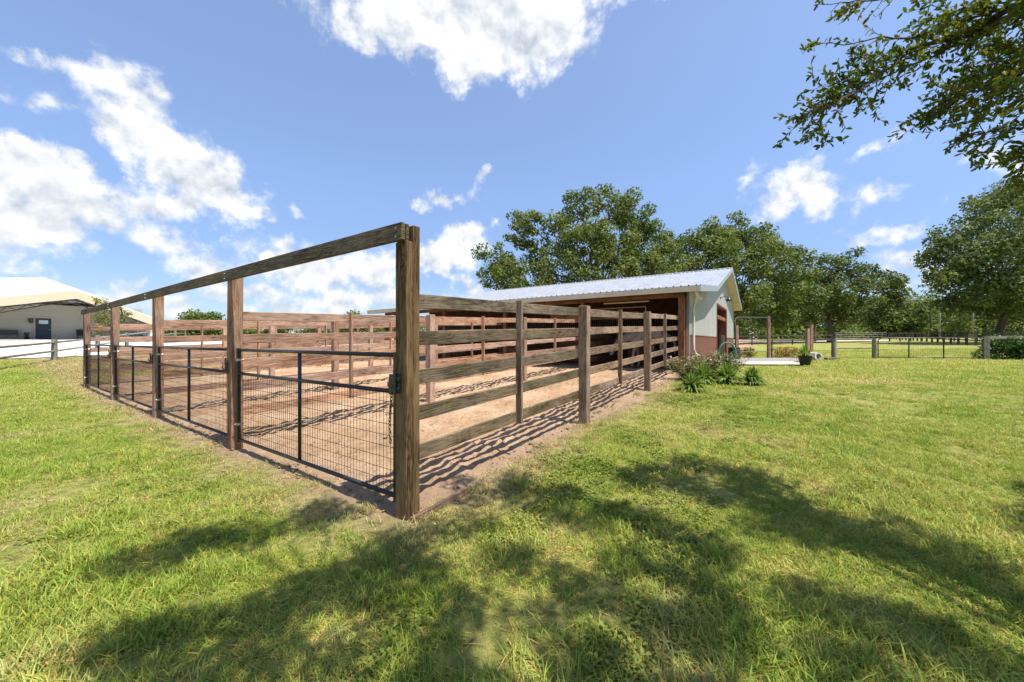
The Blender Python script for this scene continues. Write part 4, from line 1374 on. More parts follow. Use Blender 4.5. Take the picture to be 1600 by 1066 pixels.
mb = MB(); mb.ubox(UW-.05, UW-.031, a0[0]-.08, a0[0], gf+.6, gf+2.3); mb.ubox(UW-.05, UW-.031, a1[0], a1[0]+.08, gf+.6, gf+2.3); mb.ubox(UW-.05, UW-.031, a0[0], a1[0], gf+1.4, gf+1.46)
mb.build('window_frame', M_whitetrim, wn)
# steel trusses under the porch roof
M_truss = mat('dark_truss_steel', (.10, .075, .06), .6)
for uu in (UF+.6,):
    mb = MB()
    def ztop(v): 
        return (pk[1]-sl*(pk[0]-v) if v < pk[0] else pk[1]+(pr_[1]-pk[1])*(v-pk[0])/(pr_[0]-pk[0]))-.85
    vs = np.linspace(v_l, pr_[0]-.3, 34); arch = lambda v: ztop(v)-.18-.42*min(1, abs(v-pk[0]+1.5)/4.0)
    prev = None
    for k, v in enumerate(vs):
        if prev is not None:
            mb.tube([W(uu, prev, ztop(prev)), W(uu, v, ztop(v))], .05, 4); mb.tube([W(uu, prev, arch(prev)), W(uu, v, arch(v))], .045, 4)
            mb.tube([W(uu, prev, ztop(prev) if k % 2 else arch(prev)), W(uu, v, arch(v) if k % 2 else ztop(v))], .03, 4)
        prev = v
    mb.build('truss', M_truss, hall)

# bench and things on the porch
bv0, bv1 = on_u(-6, 530, UW-.8)[0], on_u(28.5, 530, UW-.8)[0]
bn = empty('bench', W(UW-.8, (bv0+bv1)/2, gf), 0, 'black metal bench on the porch, left of the navy door', 'bench')
mb = MB(); mb.ubox(UW-.95, UW-.45, bv0, bv1, gf+.42, gf+.46); mb.build('seat', M_black, bn)
mb = MB()
for k in range(12): v = bv0+(bv1-bv0)*(k+.5)/12; mb.ubox(UW-.46, UW-.43, v-.05, v+.05, gf+.55, gf+.85)
mb.ubox(UW-.47, UW-.42, bv0, bv1, gf+.85, gf+.92); mb.ubox(UW-.47, UW-.42, bv0, bv1, gf+.49, gf+.55); mb.build('backrest', M_black, bn)
for v in (bv0, bv1-.05):
    mb = MB(); mb.ubox(UW-.95, UW-.90, v, v+.05, gf, gf+.66); mb.ubox(UW-.50, UW-.45, v, v+.05, gf, gf+.66); mb.ubox(UW-.95, UW-.45, v, v+.05, gf+.62, gf+.67); mb.build('leg', M_black, bn)
a = on_u(42, 530, UW-.4); pz = Vector(W(UW-.4, a[0], gf)); mb = MB()
mb.tube([pz, pz+z*.25, pz+z*.3, pz+z*.35, pz+z*.42, pz+z*.65, pz+z*.7], [.12, .2, .08, .06, .14, .16, .05], 10)
tag(mb.build('porch_urn', M_black), 'small black urn on the porch between the bench and the navy door', 'urn')
a = on_u(128, 530, UW-.8); q0 = W(UW-.9, a[0], gf); 
ch = empty('porch_chair', q0, 0, 'low black slanted chair on the porch by the first tall gate post', 'chair')
mb = MB(); mb.ubox(UW-1.2, UW-.7, a[0]-.35, a[0]+.35, gf+.36, gf+.42); mb.build('seat', M_black, ch)
mb = MB(); mb.prism([W(UW-.7, a[0]-.35, gf+.42), W(UW-.7, a[0]+.35, gf+.42), W(UW-.4, a[0]+.35, gf+1.0), W(UW-.4, a[0]-.35, gf+1.0)], (0, 0, .05)); mb.build('backrest', M_black, ch)
for du in (-1.18, -.75):
    for dv in (-.33, .28):
        mb = MB(); mb.ubox(UW+du, UW+du+.05, a[0]+dv, a[0]+dv+.05, gf, gf+.36); mb.build('leg', M_black, ch)

# crepe myrtle before the hall
lobed_tree('crepe_myrtle', gp(168, 27), 4, [(165, 490, .85, 0), (150, 500, .7, .2), (180, 500, .8, -.3), (162, 475, .55, 0), (150, 468, .25, 0), (192, 495, .5, 0), (200, 488, .3, 0), (170, 515, .75, 0), (188, 480, .35, 0), (155, 520, .5, 0)],
           27, 'small loose myrtle with orange tinted leaves, in front of the white hall', group=None, seed=81, leafsz=.055, dens=42, M=M_myrtle, trunk_r=.07, sub=7)

# ------------------------------------------------------------------ the oak whose shade lies on the lawn
NEAR = {'tree': None}


def near_oak():
    rg = np.random.default_rng(101)
    base = (6.8, -3.3, float(gz(6.8, -3.3)))
    root = empty('shade_oak', base, 0, 'near oak reaching in from the upper right, small glossy leaves against the sky', 'tree')
    b = np.array(base)
    LP, LN, LT, LS = [], [], [], []                # leaves: position, normal, axis, size
    wood = MB(); twigs = MB()

    def leafy_twig(p, d, L, sz=.0265, step=.020, droop=.25, r=.0035, depth=0):
        d = d/np.linalg.norm(d); n = max(3, int(L/step)); pts = [p.copy()]; c = p.copy(); side = 1
        for k in range(n):
            d = d+rg.normal(0, .11, 3)+np.array([0, 0, -droop*.04]); d /= np.linalg.norm(d)
            c = c+d*step; pts.append(c.copy())
            if k > 1 or depth:
                for _ in range(2 if rg.random() < .55 else 1):
                    ax = d*rg.uniform(.3, .9)+rand_dirs(1, rg)[0]*.9; ax /= np.linalg.norm(ax)
                    nn = rand_dirs(1, rg)[0]+np.array([0, 0, .5])
                    LP.append(c+ax*sz*.9); LT.append(ax); LN.append(nn); LS.append(sz*rg.uniform(.6, 1.25))
            if depth < 1 and k % 6 == 4 and L > .25:
                dd = d+rand_dirs(1, rg)[0]*.9
                leafy_twig(c, dd, L*rg.uniform(.3, .55), sz, step, droop, r*.7, depth+1)
        twigs.tube(pts[::3]+[pts[-1]], [r*(1-.7*i/len(pts[::3])) for i in range(len(pts[::3])+1)], 4, caps=False)

    def limb(pxs, r0, r1, ntw, L, start_t=.1, sz=.034, spread=1.0, dirbias=(0, 0, 0)):
        pts = [np.array(at(x, y, Y*.77*(1-.32*min(1, max(0, (x-1450)/300))))) for (x, y, Y) in pxs]; r0 *= .8; r1 *= .8; L *= .77; sz = .0265
        N = len(pts)
        fine = []
        for i in range(N-1):
            for q in range(4):
                t = q/4; fine.append(pts[i]*(1-t)+pts[i+1]*t+rg.normal(0, .012, 3))
        fine.append(pts[-1])
        wood.tube(fine, [r0+(r1-r0)*k/(len(fine)-1) for k in range(len(fine))], 6)
        main = pts[-1]-pts[0]; main /= np.linalg.norm(main)
        for k in range(ntw):
            t = start_t+(1-start_t)*rg.random()**.8; i = t*(len(fine)-1); a = int(min(i, len(fine)-2)); p = fine[a]*(1-(i-a))+fine[a+1]*(i-a)
            d = main*.9+rand_dirs(1, rg)[0]*spread+np.array([0, 0, -.1])+np.array(dirbias)
            leafy_twig(p, d, L*rg.uniform(.5, 1.2), sz)
        leafy_twig(fine[-1], main, L*.9, sz)
        return fine[0]

    starts = []
    # boughs seen against the sky
    starts.append(limb([(1720, -20, 4.4), (1600, 25, 4.3), (1500, 55, 4.2), (1420, 80, 4.1), (1370, 120, 4.0), (1320, 155, 3.95), (1275, 178, 3.9)], .028, .005, 66, .42, .12))
    starts.append(limb([(1500, 55, 4.2), (1440, 60, 4.1), (1380, 60, 4.05), (1330, 70, 4.0), (1285, 68, 3.95)], .012, .003, 9, .24, .45, spread=.6))
    starts.append(limb([(1600, -60, 4.0), (1500, -30, 3.9), (1420, -10, 3.8), (1350, 0, 3.8), (1310, 5, 3.8)], .015, .003, 17, .25, .3, spread=.7))
    starts.append(limb([(1750, 60, 4.2), (1640, 100, 4.1), (1560, 130, 4.0), (1500, 150, 4.0), (1465, 175, 4.0)], .025, .004, 42, .36, .1))
    starts.append(limb([(1780, 140, 4.1), (1680, 170, 4.0), (1620, 190, 4.0), (1570, 205, 4.0), (1530, 205, 4.0)], .022, .004, 27, .32, .1))
    starts.append(limb([(1800, 200, 4.0), (1700, 215, 4.0), (1640, 228, 4.0), (1598, 238, 4.0)], .022, .004, 22, .30, .1))
    starts.append(limb([(1780, -80, 4.3), (1660, -30, 4.2), (1580, 10, 4.2), (1520, 30, 4.2), (1480, 25, 4.2)], .02, .004, 46, .4, .1))
    starts.append(limb([(1820, 60, 4.6), (1700, 70, 4.5), (1620, 85, 4.4), (1570, 80, 4.4)], .02, .004, 36, .4, .1))
    starts.append(limb([(1820, 120, 3.6), (1720, 135, 3.6), (1650, 150, 3.6), (1590, 150, 3.6)], .02, .004, 24, .36, .1))
    # canopy overhead: clumps where their shade falls on the lawn
    SX, SY = SUN.x/SUN.z, SUN.y/SUN.z
    # shade areas in photo pixels on the ground: (px, py, rx, ry, weight)
    shade = [(1020, 762, 60, 14, 1), (1090, 775, 65, 16, 1), (1165, 795, 60, 20, 1), (1240, 820, 80, 30, 1), (1330, 845, 80, 32, 1), (1420, 870, 80, 34, 1), (1510, 910, 80, 40, 1), (1580, 955, 60, 45, 1),
             (770, 765, 60, 20, .9), (830, 790, 60, 22, 1), (900, 815, 70, 22, 1), (970, 830, 60, 20, .9), (1050, 850, 60, 22, .9), (1120, 870, 70, 25, .9),
             (520, 795, 40, 14, .8), (460, 815, 50, 16, .9), (380, 835, 50, 14, .8), (300, 850, 50, 14, .7), (240, 872, 40, 12, .5),
             (620, 860, 45, 16, .6), (590, 890, 60, 18, .9), (520, 915, 60, 18, .9), (450, 945, 60, 20, .9), (370, 970, 60, 22, .8), (270, 990, 70, 22, .7), (170, 1010, 60, 22, .7),
             (720, 840, 70, 22, .7), (700, 900, 80, 30, .8), (820, 870, 80, 26, .6), (880, 930, 90, 34, .8), (760, 980, 110, 36, .8), (620, 960, 70, 26, .7), (600, 1030, 100, 30, .7),
             (1000, 900, 60, 24, .6), (1040, 960, 90, 32, .7), (1180, 930, 90, 30, .8), (1290, 950, 80, 30, .8), (1400, 960, 80, 32, .8), (1150, 1010, 110, 36, .8), (1330, 1030, 110, 36, .9), (1480, 1020, 100, 40, .9), (940, 1030, 100, 34, .8),
             (440, 1040, 80, 26, .6), (280, 1050, 60, 20, .4), (760, 1060, 120, 34, .8), (1560, 1060, 100, 40, .9)]
    clumps = []
    for (px, py, rx, ry, w) in shade:
        Y = F*HC/(py-CY); X = (px-CX)/F*Y
        rX = rx/F*Y; rY = ry*Y/(py-CY)
        area = math.pi*rX*rY
        n = max(2, int(area*15.0*w))
        for k in range(n):
            a = rg.uniform(0, 2*math.pi); q = math.sqrt(rg.random())
            x = X+math.cos(a)*q*rX; y = Y+math.sin(a)*q*rY
            zz = rg.uniform(5.0, 7.2)
            for _ in range(12):
                P = np.array([x+SX*zz, y+SY*zz, zz])
                vis = P[1] > .1 and (P[2]-1.5)/P[1] < 1.02 and abs(P[0])/P[1] < 1.45
                if not vis: break
                zz += .35
            clumps.append((P, .24))
    # more crown behind and right of the camera (outside the picture)
    for k in range(330):
        an = rg.uniform(0, 2*math.pi); rad = 7.0*math.sqrt(rg.random())
        P = np.array([base[0]+math.cos(an)*rad, base[1]+math.sin(an)*rad*.95, rg.uniform(3.8, 9.5)-rad*.12])
        gx, gy = P[0]-SX*P[2], P[1]-SY*P[2]
        if gy > 1.45 and abs(gx)/gy < 1.45: continue       # keeps open sky over the sunny lawn
        if P[1] > .2 and (P[2]-1.5)/P[1] < 1.1 and abs(P[0])/P[1] < 1.6: continue
        clumps.append((P, .45))
    tips = []
    for (P, r) in clumps:
        n = int((150 if r < .3 else 95)*(r/.24)**1.3)
        d = rand_dirs(n, rg); Q = P+d*(r*rg.random(n)**.45)[:, None]*np.array([1, 1, .7])
        big = .040 if r < .3 else .07
        for q in range(n):
            LP.append(Q[q]); LT.append(rand_dirs(1, rg)[0]); LN.append(rand_dirs(1, rg)[0]*.8+np.array([0, 0, .8])); LS.append(big*rg.uniform(.7, 1.25))
        tips.append(P)
    # limbs feeding the clumps
    fork = b+np.array([-.3, .4, 2.6])
    wood.tube([b-np.array([0, 0, .4]), b+np.array([0, 0, .4]), b+np.array([-.1, .1, 1.5]), fork], [.62, .45, .38, .36], 12)
    tips = np.array(tips); order = rg.permutation(len(tips))
    hubs = []
    for k in range(13):
        T = tips[order[k]]; m1 = fork*.55+T*.45+np.array([0, 0, .5])+rg.normal(0, .25, 3)
        def ok(p): return not (p[1] > .1 and (p[2]-1.5)/p[1] < 1.0 and abs(p[0])/p[1] < 1.42)
        if not ok(m1): m1[2] += 1.2
        wood.tube([fork, fork*.75+m1*.25+np.array([0, 0, .3]), m1, T], [.10, .07, .045, .018], 7)
        hubs += [m1, (m1+T)/2, T]
    hubs = np.array(hubs)
    for T in tips[::2]:
        j = np.argmin(np.linalg.norm(hubs-T, axis=1)); H = hubs[j]
        if np.linalg.norm(H-T) < 2.5: twigs.tube([H, (H+T)/2+rg.normal(0, .08, 3), T], [.014, .009, .004], 4, caps=False)
    for s in starts:                               # the visible boughs run back to the trunk
        s = np.array(s)
        if s[0] > 3.0: wood.tube([s, s*.7+fork*.3+np.array([-.1, -1.0, .5]), s*.3+fork*.7+np.array([0, -.6, .5]), fork], [.022, .035, .06, .1], 7)
    i = len(wood.v); wood.v += twigs.v; wood.f += [tuple(q+i for q in f) for f in twigs.f]; wood.uv += twigs.uv; wood.m += [1]*len(twigs.f)
    wood.build('trunk', [M_bark, M_twig], root, smooth=True)
    P = np.array(LP); T = np.array(LT); Nn = np.array(LN); S = np.array(LS)[:, None]
    T /= np.linalg.norm(T, axis=1, keepdims=True); Nn -= T*np.sum(Nn*T, 1, keepdims=True); Nn /= np.maximum(np.linalg.norm(Nn, axis=1, keepdims=True), 1e-5)
    Bt = np.cross(Nn, T); n = len(P)
    curl = rg.uniform(-.25, .25, (n, 1))
    # leaf: 6 vertices, two quads folded along the midrib
    v0 = P-T*S; v3 = P+T*S+Nn*S*curl
    vL1 = P-T*S*.35+Bt*S*.33+Nn*S*.10; vL2 = P+T*S*.45+Bt*S*.36+Nn*S*.10
    vR1 = P-T*S*.35-Bt*S*.33+Nn*S*.10; vR2 = P+T*S*.45-Bt*S*.36+Nn*S*.10
    V = np.stack([v0, vL1, vL2, v3, vR2, vR1], 1).reshape(-1, 3)
    i = np.arange(n)[:, None]*6
    Fq = np.concatenate([i+np.array([[0, 3, 2, 1]]), i+np.array([[0, 5, 4, 3]])], 0)
    tv = rg.uniform(.55, 1.35, n); wv = np.where(rg.random(n) < .06, 1.9, rg.uniform(.85, 1.2, n))
    col = np.repeat(np.stack([tv*wv, tv, tv*.8, np.ones(n)], 1), 6, 0)
    np_mesh('leaves', V, Fq, M_nearleaf, root, {'tint': ('POINT', 'FLOAT_COLOR', col)}, loc=base)
    print('near oak leaves', n, 'clumps', len(clumps))


near_oak()


# ------------------------------------------------------------------ grass
def make_tuft(k, nb, rad, hh, width, straw=.15, lean=.5):
    rg = np.random.default_rng(900+k); Vs, Fs, Cs = [], [], []; i = 0
    for _ in range(nb):
        a = rg.uniform(0, 2*math.pi); r = rad*math.sqrt(rg.random()); x, y = r*math.cos(a), r*math.sin(a)
        h = hh*rg.uniform(.45, 1.25); da = rg.uniform(0, 2*math.pi); ln = rg.uniform(.1, 1.0)*lean*h*1.6
        d = np.array([math.cos(da), math.sin(da), 0]); s = np.array([-d[1], d[0], 0])*width*rg.uniform(.6, 1.3)
        p = np.array([x, y, -.01]); dead = rg.random() < straw
        if dead: h *= .55; ln *= 1.6
        for t, w in ((0, 1), (.4, .9), (.75, .6), (1, .06)):
            c = p+d*ln*t**1.8+np.array([0, 0, h*(t-.25*(ln/h)*t*t)]); Vs += [c-s*w, c+s*w]
        for q in range(3): Fs.append((i+2*q, i+2*q+1, i+2*q+3, i+2*q+2))
        tv = rg.uniform(.65, 1.3)
        if dead: cc = (1.9*tv, 1.25*tv, 1.9*tv, 1)
        else: g_ = rg.uniform(.72, 1.12); cc = (g_*tv, tv*1.05, tv*.9, 1)
        for t in (0, 0, .4, .4, .75, .75, 1, 1): Cs.append((cc[0], cc[1], cc[2], 1))
        i += 8
    me = bpy.data.meshes.new('tuft')
    V = np.array(Vs, np.float32); Fq = np.array(Fs, np.int32)
    me.vertices.add(len(V)); me.vertices.foreach_set('co', V.ravel()); me.loops.add(Fq.size); me.loops.foreach_set('vertex_index', Fq.ravel())
    me.polygons.add(len(Fq)); me.polygons.foreach_set('loop_start', np.arange(0, Fq.size, 4, dtype=np.int32))
    at_ = me.attributes.new('tint', 'FLOAT_COLOR', 'POINT'); at_.data.foreach_set('color', np.array(Cs, np.float32).ravel())
    me.update(calc_edges=True); me.materials.append(M_blade)
    return bpy.data.objects.new('tuft_%02d' % k, me)


def make_weed(k):
    rg = np.random.default_rng(950+k); n = 46
    a = rg.uniform(0, 6.283, n); r = .075*np.sqrt(rg.random(n))
    P = np.stack([r*np.cos(a), r*np.sin(a), rg.uniform(.008, .042, n)*(1.2-r/.1)], 1)
    V, Fq, c = leaf_quads(P, np.tile([0, 0, 1.], (n, 1)), .011, .7, .45, 950+k, (.55, .95), lens=True)
    c[:, 0] *= .9
    me = bpy.data.meshes.new('weed'); V = V.astype(np.float32)
    me.vertices.add(len(V)); me.vertices.foreach_set('co', V.ravel()); me.loops.add(Fq.size); me.loops.foreach_set('vertex_index', Fq.astype(np.int32).ravel())
    me.polygons.add(len(Fq)); me.polygons.foreach_set('loop_start', np.arange(0, Fq.size, 4, dtype=np.int32))
    at_ = me.attributes.new('tint', 'FLOAT_COLOR', 'POINT'); at_.data.foreach_set('color', c.astype(np.float32).ravel())
    me.update(calc_edges=True); me.materials.append(M_blade)
    return bpy.data.objects.new('tuft_%02d' % k, me)


def make_clods():
    rg = np.random.default_rng(5); n = 15000
    u = rg.uniform(-.1, 15.2, n); v = 11.6*rg.random(n)**1.4-.1
    x = BX+UX*u+VX*v; y = BY+UY*u+VY*v
    keep = (fbm(x*1.5, y*1.5, 71) > .44) & (sand_d(x, y) > .05); x, y = x[keep], y[keep]; n = len(x)
    rough = (fbm(x*3.2, y*3.2, 21, 4)-.5)*.10 + (fbm(x*8, y*8, 22, 2)-.5)*.065
    z = gz(x, y)+.012+rough*.75
    r = .006+.024*rg.random(n)**2.6
    base = np.array([[1, 0, 0], [-1, 0, 0], [0, 1, 0], [0, -1, 0], [0, 0, 1], [0, 0, -1]], float)
    V = np.stack([x, y, z], 1)[:, None, :]+base[None]*(r[:, None, None])*rg.uniform(.5, 1.4, (n, 6, 1))*np.array([1, 1, .65])
    tri = np.array([[0, 2, 4], [2, 1, 4], [1, 3, 4], [3, 0, 4], [2, 0, 5], [1, 2, 5], [3, 1, 5], [0, 3, 5]])
    Fq = (np.arange(n)[:, None, None]*6+tri[None]).reshape(-1, 3)
    o = np_mesh('sand_clods', V.reshape(-1, 3), Fq, M_sand, None, loc=tuple(W(7, 5)), nside=3)
    tag(o, 'small clods and stones scattered over the pen sand', 'clods', kind='stuff')


make_clods()


def make_grass():
    coll = bpy.data.collections.new('tufts')
    for k in range(5): coll.objects.link(make_tuft(k, 36, .085, .047, .0023, .34, .95))        # short lawn
    for k in range(5, 8): coll.objects.link(make_tuft(k, 26, .07, .082, .0029, .14, .8))       # longer green
    for k in range(8, 11): coll.objects.link(make_tuft(k, 60, .28, .055, .0062, .30, .9))      # distant patches
    for k in range(11, 14): coll.objects.link(make_weed(k))
    rg = np.random.default_rng(77)
    pts, scl, idx = [], [], []
    def band(y0, y1, dens, kinds, s0, s1, longp=0):
        xm = 1.42*y1+.6; n = int((y1-y0)*2*xm*dens)
        x = rg.uniform(-xm, xm, n); y = rg.uniform(y0, y1, n)
        keep = np.abs(x) < 1.42*y+.6
        x, y = x[keep], y[keep]
        sd = sand_d(x, y); u, v = uv_of(x, y)
        edge = np.clip((sd+.34)/.62, 0, 1)          # thins out towards the sand
        k2 = rg.random(len(x)) > edge**.75*1.01
        inb = (u > -.1) & (u < 17) & (v > 11); k2 &= ~inb
        k2 &= ~((u > 30) & (v > -23) & (v < 31))
        k2 &= ~((x > 8.7) & (x < 14) & (y > 15.5) & (y < 19) & (x > 8.7+(y-15.5)*.55) & (x < 12.2+(y-15.5)*.6))
        k2 &= ~((y > 18.9) & (y < 22.8) & (x > 10.9+(y-19)*.4) & (x < 14.4+(y-19)*.8))
        bare = fbm(x*1.1, y*1.1, 31)+.5*(fbm(x*4, y*4, 33)-.5)
        k2 &= rg.random(len(x)) < np.clip((.72-bare)*6, .22, 1)
        x, y = x[k2], y[k2]
        zz = gz(x, y)+lawn_bumps(x, y)*np.exp(-((x)**2+(y-4)**2)/900.)
        lush = fbm(x*.9+40, y*.9, 55)
        nearf = np.clip((4.6-np.hypot(x, y))/2.0, 0, 1)
        isl = (rg.random(len(x)) < longp*(.25+1.3*nearf)) & (lush > .42)
        kk = rg.integers(kinds[0], kinds[1], len(x)); kk = np.where(isl, rg.integers(5, 8, len(x)), kk)
        if y1 <= 9.5:
            u, v = uv_of(x, y); wf = fbm(x*1.7+9, y*1.7, 61)
            wp = np.clip((wf-.50)*4, 0, .5)*np.where((u < .3) & (u > -2.2) & (v > -.8), 1, .12)
            kk = np.where(rg.random(len(x)) < wp, rg.integers(11, 14, len(x)), kk)
        pts.append(np.stack([x, y, zz], 1)); scl.append(rg.uniform(s0, s1, len(x))*(.8+.5*lush)); idx.append(kk)
    band(1.2, 3.4, 520, (0, 5), .75, 1.2, .42)
    band(3.4, 6.0, 330, (0, 5), .8, 1.25, .25)
    band(6.0, 9.5, 170, (0, 5), 1.0, 1.5, .08)
    band(9.5, 16, 40, (8, 11), .65, 1.1)
    band(16, 34, 11, (8, 11), 1.0, 1.5)
    P = np.concatenate(pts); S = np.concatenate(scl); I = np.concatenate(idx); n = len(P)
    print('tufts', n)
    me = bpy.data.meshes.new('grass'); me.vertices.add(n); me.vertices.foreach_set('co', P.astype(np.float32).ravel())
    rot = np.stack([rg.normal(0, .12, n), rg.normal(0, .12, n), rg.uniform(0, 6.283, n)], 1)
    a = me.attributes.new('rot', 'FLOAT_VECTOR', 'POINT'); a.data.foreach_set('vector', rot.astype(np.float32).ravel())
    a = me.attributes.new('scl', 'FLOAT', 'POINT'); a.data.foreach_set('value', S.astype(np.float32))
    a = me.attributes.new('idx', 'INT', 'POINT'); a.data.foreach_set('value', I.astype(np.int32))
    me.materials.append(M_blade)
    o = bpy.data.objects.new('grass', me); COL.objects.link(o)
    tag(o, 'sunlit and shaded lawn grass with dry straw patches', 'grass', kind='stuff')
    ng = bpy.data.node_groups.new('scatter_tufts', 'GeometryNodeTree')
    ng.interface.new_socket('Geometry', in_out='INPUT', socket_type='NodeSocketGeometry')
    ng.interface.new_socket('Geometry', in_out='OUTPUT', socket_type='NodeSocketGeometry')
    N = ng.nodes; L = ng.links
    gi, go = N.new('NodeGroupInput'), N.new('NodeGroupOutput')
    iop = N.new('GeometryNodeInstanceOnPoints'); ci = N.new('GeometryNodeCollectionInfo')
    ci.inputs['Collection'].default_value = coll; ci.inputs['Separate Children'].default_value = True; ci.inputs['Reset Children'].default_value = True
    iop.inputs['Pick Instance'].default_value = True
    def named(nm, ty):
        q = N.new('GeometryNodeInputNamedAttribute'); q.data_type = ty; q.inputs['Name'].default_value = nm; return q.outputs['Attribute']
    L.new(gi.outputs[0], iop.inputs['Points']); L.new(ci.outputs[0], iop.inputs['Instance'])
    L.new(named('idx', 'INT'), iop.inputs['Instance Index'])
    L.new(named('rot', 'FLOAT_VECTOR'), iop.inputs['Rotation']); L.new(named('scl', 'FLOAT'), iop.inputs['Scale'])
    L.new(iop.outputs[0], go.inputs[0])
    md = o.modifiers.new('tufts', 'NODES'); md.node_group = ng


make_grass()

# ------------------------------------------------------------------ sky with fair weather clouds
wd = bpy.data.worlds.new('World'); sc.world = wd; wd.use_nodes = True
t = NT(wd.node_tree)
for n in list(t.n): t.n.remove(n)
out = t.add('ShaderNodeOutputWorld'); bg = t.add('ShaderNodeBackground')
sky = t.add('ShaderNodeTexSky'); sky.sky_type = 'NISHITA'; sky.sun_disc = False
sky.sun_elevation = math.asin(SUN.z); sky.sun_rotation = math.atan2(SUN.x, SUN.y)
sky.air_density = 1.0; sky.dust_density = .25; sky.ozone_density = 1.6; sky.altitude = 0
tc = t.add('ShaderNodeTexCoord').outputs['Generated']
dirn = t.vmath('NORMALIZE', tc)
# ragged edges: warp the view direction by noise before measuring the distance to each cloud
nz = t.noise(dirn, 7.5, 7, .62, 0, 'Color')
warp = t.vmath('SCALE', t.vmath('SUBTRACT', nz, (.5, .5, .5)), .125)
wdir = t.vmath('ADD', dirn, warp)

CL = [  # photo px, py, rx, ry, tilt(deg)
    (560, -5, 75, 22, 5), (680, 10, 110, 55, 0), (770, 55, 95, 62, 0), (855, 40, 55, 58, 0), (735, 105, 42, 30, 0), (780, -60, 190, 80, 0),
    (205, 150, 42, 38, 0), (195, 200, 60, 38, 30), (255, 235, 75, 42, 38), (315, 275, 72, 42, 35), (350, 305, 48, 35, 20), (85, 165, 38, 14, 15), (235, 322, 52, 24, 0), (290, 320, 60, 26, 10),
    (20, 255, 60, 36, 15), (75, 295, 75, 40, 25), (150, 330, 80, 30, 15), (45, 345, 85, 42, 5), (100, 375, 70, 24, 0), (225, 365, 70, 18, 12), (300, 385, 34, 9, 0), (-60, 300, 90, 70, 0),
    (35, 425, 52, 15, 8), (195, 450, 42, 15, 0), (285, 408, 30, 10, 0), (330, 425, 45, 24, 0), (430, 382, 42, 14, 12), (425, 420, 55, 26, 0), (500, 432, 55, 28, 0), (575, 425, 60, 30, 0),
    (520, 462, 70, 22, 0), (380, 462, 60, 18, 0), (450, 478, 70, 14, 0), (290, 475, 50, 13, 0), (610, 460, 45, 20, 0), (240, 470, 40, 10, 0),
    (692, 392, 42, 30, 0), (730, 380, 42, 34, 0), (660, 400, 40, 26, 0), (700, 436, 30, 7, 0), (745, 456, 42, 12, -8), (640, 435, 30, 8, 0),
    (705, 308, 38, 11, -12), (466, 338, 8, 8, 0), (738, 292, 16, 7, -40),
    (1200, 325, 42, 20, -15), (1245, 300, 52, 28, -5), (1285, 305, 26, 24, 0), (1180, 275, 10, 10, 0), (1371, 315, 31, 16, -8), (1350, 380, 48, 16, -15), (1385, 360, 38, 12, -5),
    (1395, 415, 40, 17, 15), (1440, 425, 42, 15, 5), (1362, 232, 44, 8, -22), (1535, 262, 42, 24, -15), (1570, 285, 34, 12, 0), (1320, 395, 22, 9, 0), (60, 95, 60, 6, 25), (1455, 318, 16, 5, 0),
    (1000, 470, 60, 14, 0), (850, 480, 80, 14, 0)]


def px_dir(px, py): return Vector(((px-CX)/F, 1, (CY-py)/F)).normalized()


acc = None
for (px, py, rx, ry, tl) in CL:
    c = px_dir(px, py); ca, sa = math.cos(R(tl)), math.sin(R(tl))
    e1 = (px_dir(px+rx*ca, py+rx*sa)-c); e2 = (px_dir(px-ry*sa, py+ry*ca)-c)
    gk = 1.42 if (ry >= 25 and py < 380) else 1.25
    a1, a2 = e1.length*gk, e2.length*gk
    x = (e1-c*e1.dot(c)).normalized(); y = (e2-x*e2.dot(x)); y = (y-c*y.dot(c)).normalized(); w = x.cross(y)
    rotm = Matrix((x, y, w)).transposed()
    mp = t.add('ShaderNodeMapping', vector_type='TEXTURE')
    t.l.new(wdir, mp.inputs[0]); mp.inputs['Location'].default_value = c
    mp.inputs['Rotation'].default_value = rotm.to_euler('XYZ'); mp.inputs['Scale'].default_value = (a1, a2, max(a1, a2)*2)
    ln = t.vmath('LENGTH', mp.outputs[0])
    # keep small clouds crisp: signed distance in units of the sky, not of the cloud
    dist = t.math('MULTIPLY_ADD', ln, -min(a1, a2)*.9, min(a1, a2)*.9)
    acc = dist if acc is None else t.math('SMOOTH_MAX', acc, dist, .01)
vo = t.add('ShaderNodeTexVoronoi', feature='SMOOTH_F1'); t.l.new(wdir, vo.inputs['Vector']); vo.inputs['Scale'].default_value = 16; vo.inputs['Detail'].default_value = 2; vo.inputs['Smoothness'].default_value = .6
det = t.math('ADD', t.math('MULTIPLY', t.noise(dirn, 24, 8, .62), .6), t.math('MULTIPLY', t.math('SUBTRACT', 1.0, vo.outputs['Distance']), .34))
field = t.math('ADD', acc, t.math('MULTIPLY', t.math('SUBTRACT', det, .41), .10))
cov = t.maprange(field, -.012, .022, 0, 1)
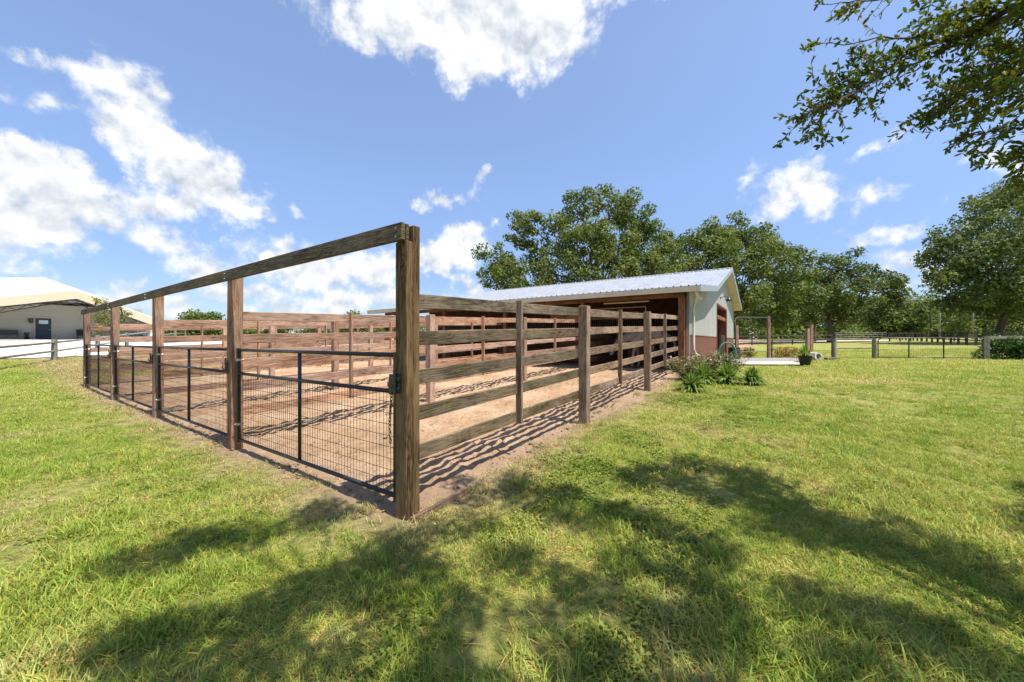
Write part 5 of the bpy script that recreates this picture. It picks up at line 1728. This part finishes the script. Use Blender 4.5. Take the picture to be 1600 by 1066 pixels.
# relief: the same noise sampled a little towards the sun
lift = t.vmath('ADD', dirn, (SUN.x*.022, SUN.y*.022, SUN.z*.022))
da = t.noise(dirn, 12, 5, .55); db = t.noise(lift, 12, 5, .55)
rel = t.math('MULTIPLY_ADD', t.math('SUBTRACT', da, db), 3.0, .72)
core = t.maprange(field, .03, .16, 0, .22)
rel = t.math('SUBTRACT', rel, core, clamp=True)
ccol = t.mix(rel, (.38, .45, .56), (1.0, 1.0, 1.0))
skyc = sky.outputs[0]
SKY = .12
zz_ = t.add('ShaderNodeSeparateXYZ'); t.l.new(dirn, zz_.inputs[0])
low = t.ramp(zz_.outputs[2], [(0.0, (.36, .42, .50)), (.16, (.50, .56, .66)), (.36, (.80, .84, .90)), (.6, (1, 1, 1))])
skyc = t.mix(1.0, skyc, low, 'MULTIPLY')        # a deep, clear blue right down to the horizon
sk = t.mix(1.0, skyc, (1.04, .965, .96, 1), 'MULTIPLY')
csc = t.vmath('SCALE', ccol, 4.5)
full = t.mix(cov, sk, csc)
t.l.new(full, bg.inputs[0]); bg.inputs[1].default_value = SKY
t.l.new(bg.outputs[0], out.inputs[0])
wd.cycles.sampling_method = 'MANUAL'; wd.cycles.sample_map_resolution = 512

sun = bpy.data.lights.new('Sun', 'SUN'); sun.energy = 3.8; sun.angle = R(.53); sun.color = (1.0, .95, .87)
so = bpy.data.objects.new('sun', sun); COL.objects.link(so); so.location = (0, 0, 30)
so.rotation_euler = SUN.to_track_quat('Z', 'Y').to_euler()

cam = bpy.data.cameras.new('Camera'); co = bpy.data.objects.new('camera', cam); COL.objects.link(co)
cam.lens = F/1600*36; cam.sensor_width = 36; cam.clip_start = .05; cam.clip_end = 3000
cam.shift_y = (CY-533)/1600
co.location = (0, 0, HC); co.rotation_euler = (R(90), 0, 0)
sc.camera = co
sc.view_settings.view_transform = 'Standard'; sc.view_settings.look = 'None'
sc.view_settings.exposure = 1.12; sc.view_settings.gamma = 1
sc.cycles.max_bounces = 5; sc.cycles.diffuse_bounces = 2; sc.cycles.glossy_bounces = 2; sc.cycles.transmission_bounces = 3; sc.cycles.transparent_max_bounces = 6
sc.cycles.use_denoising = True
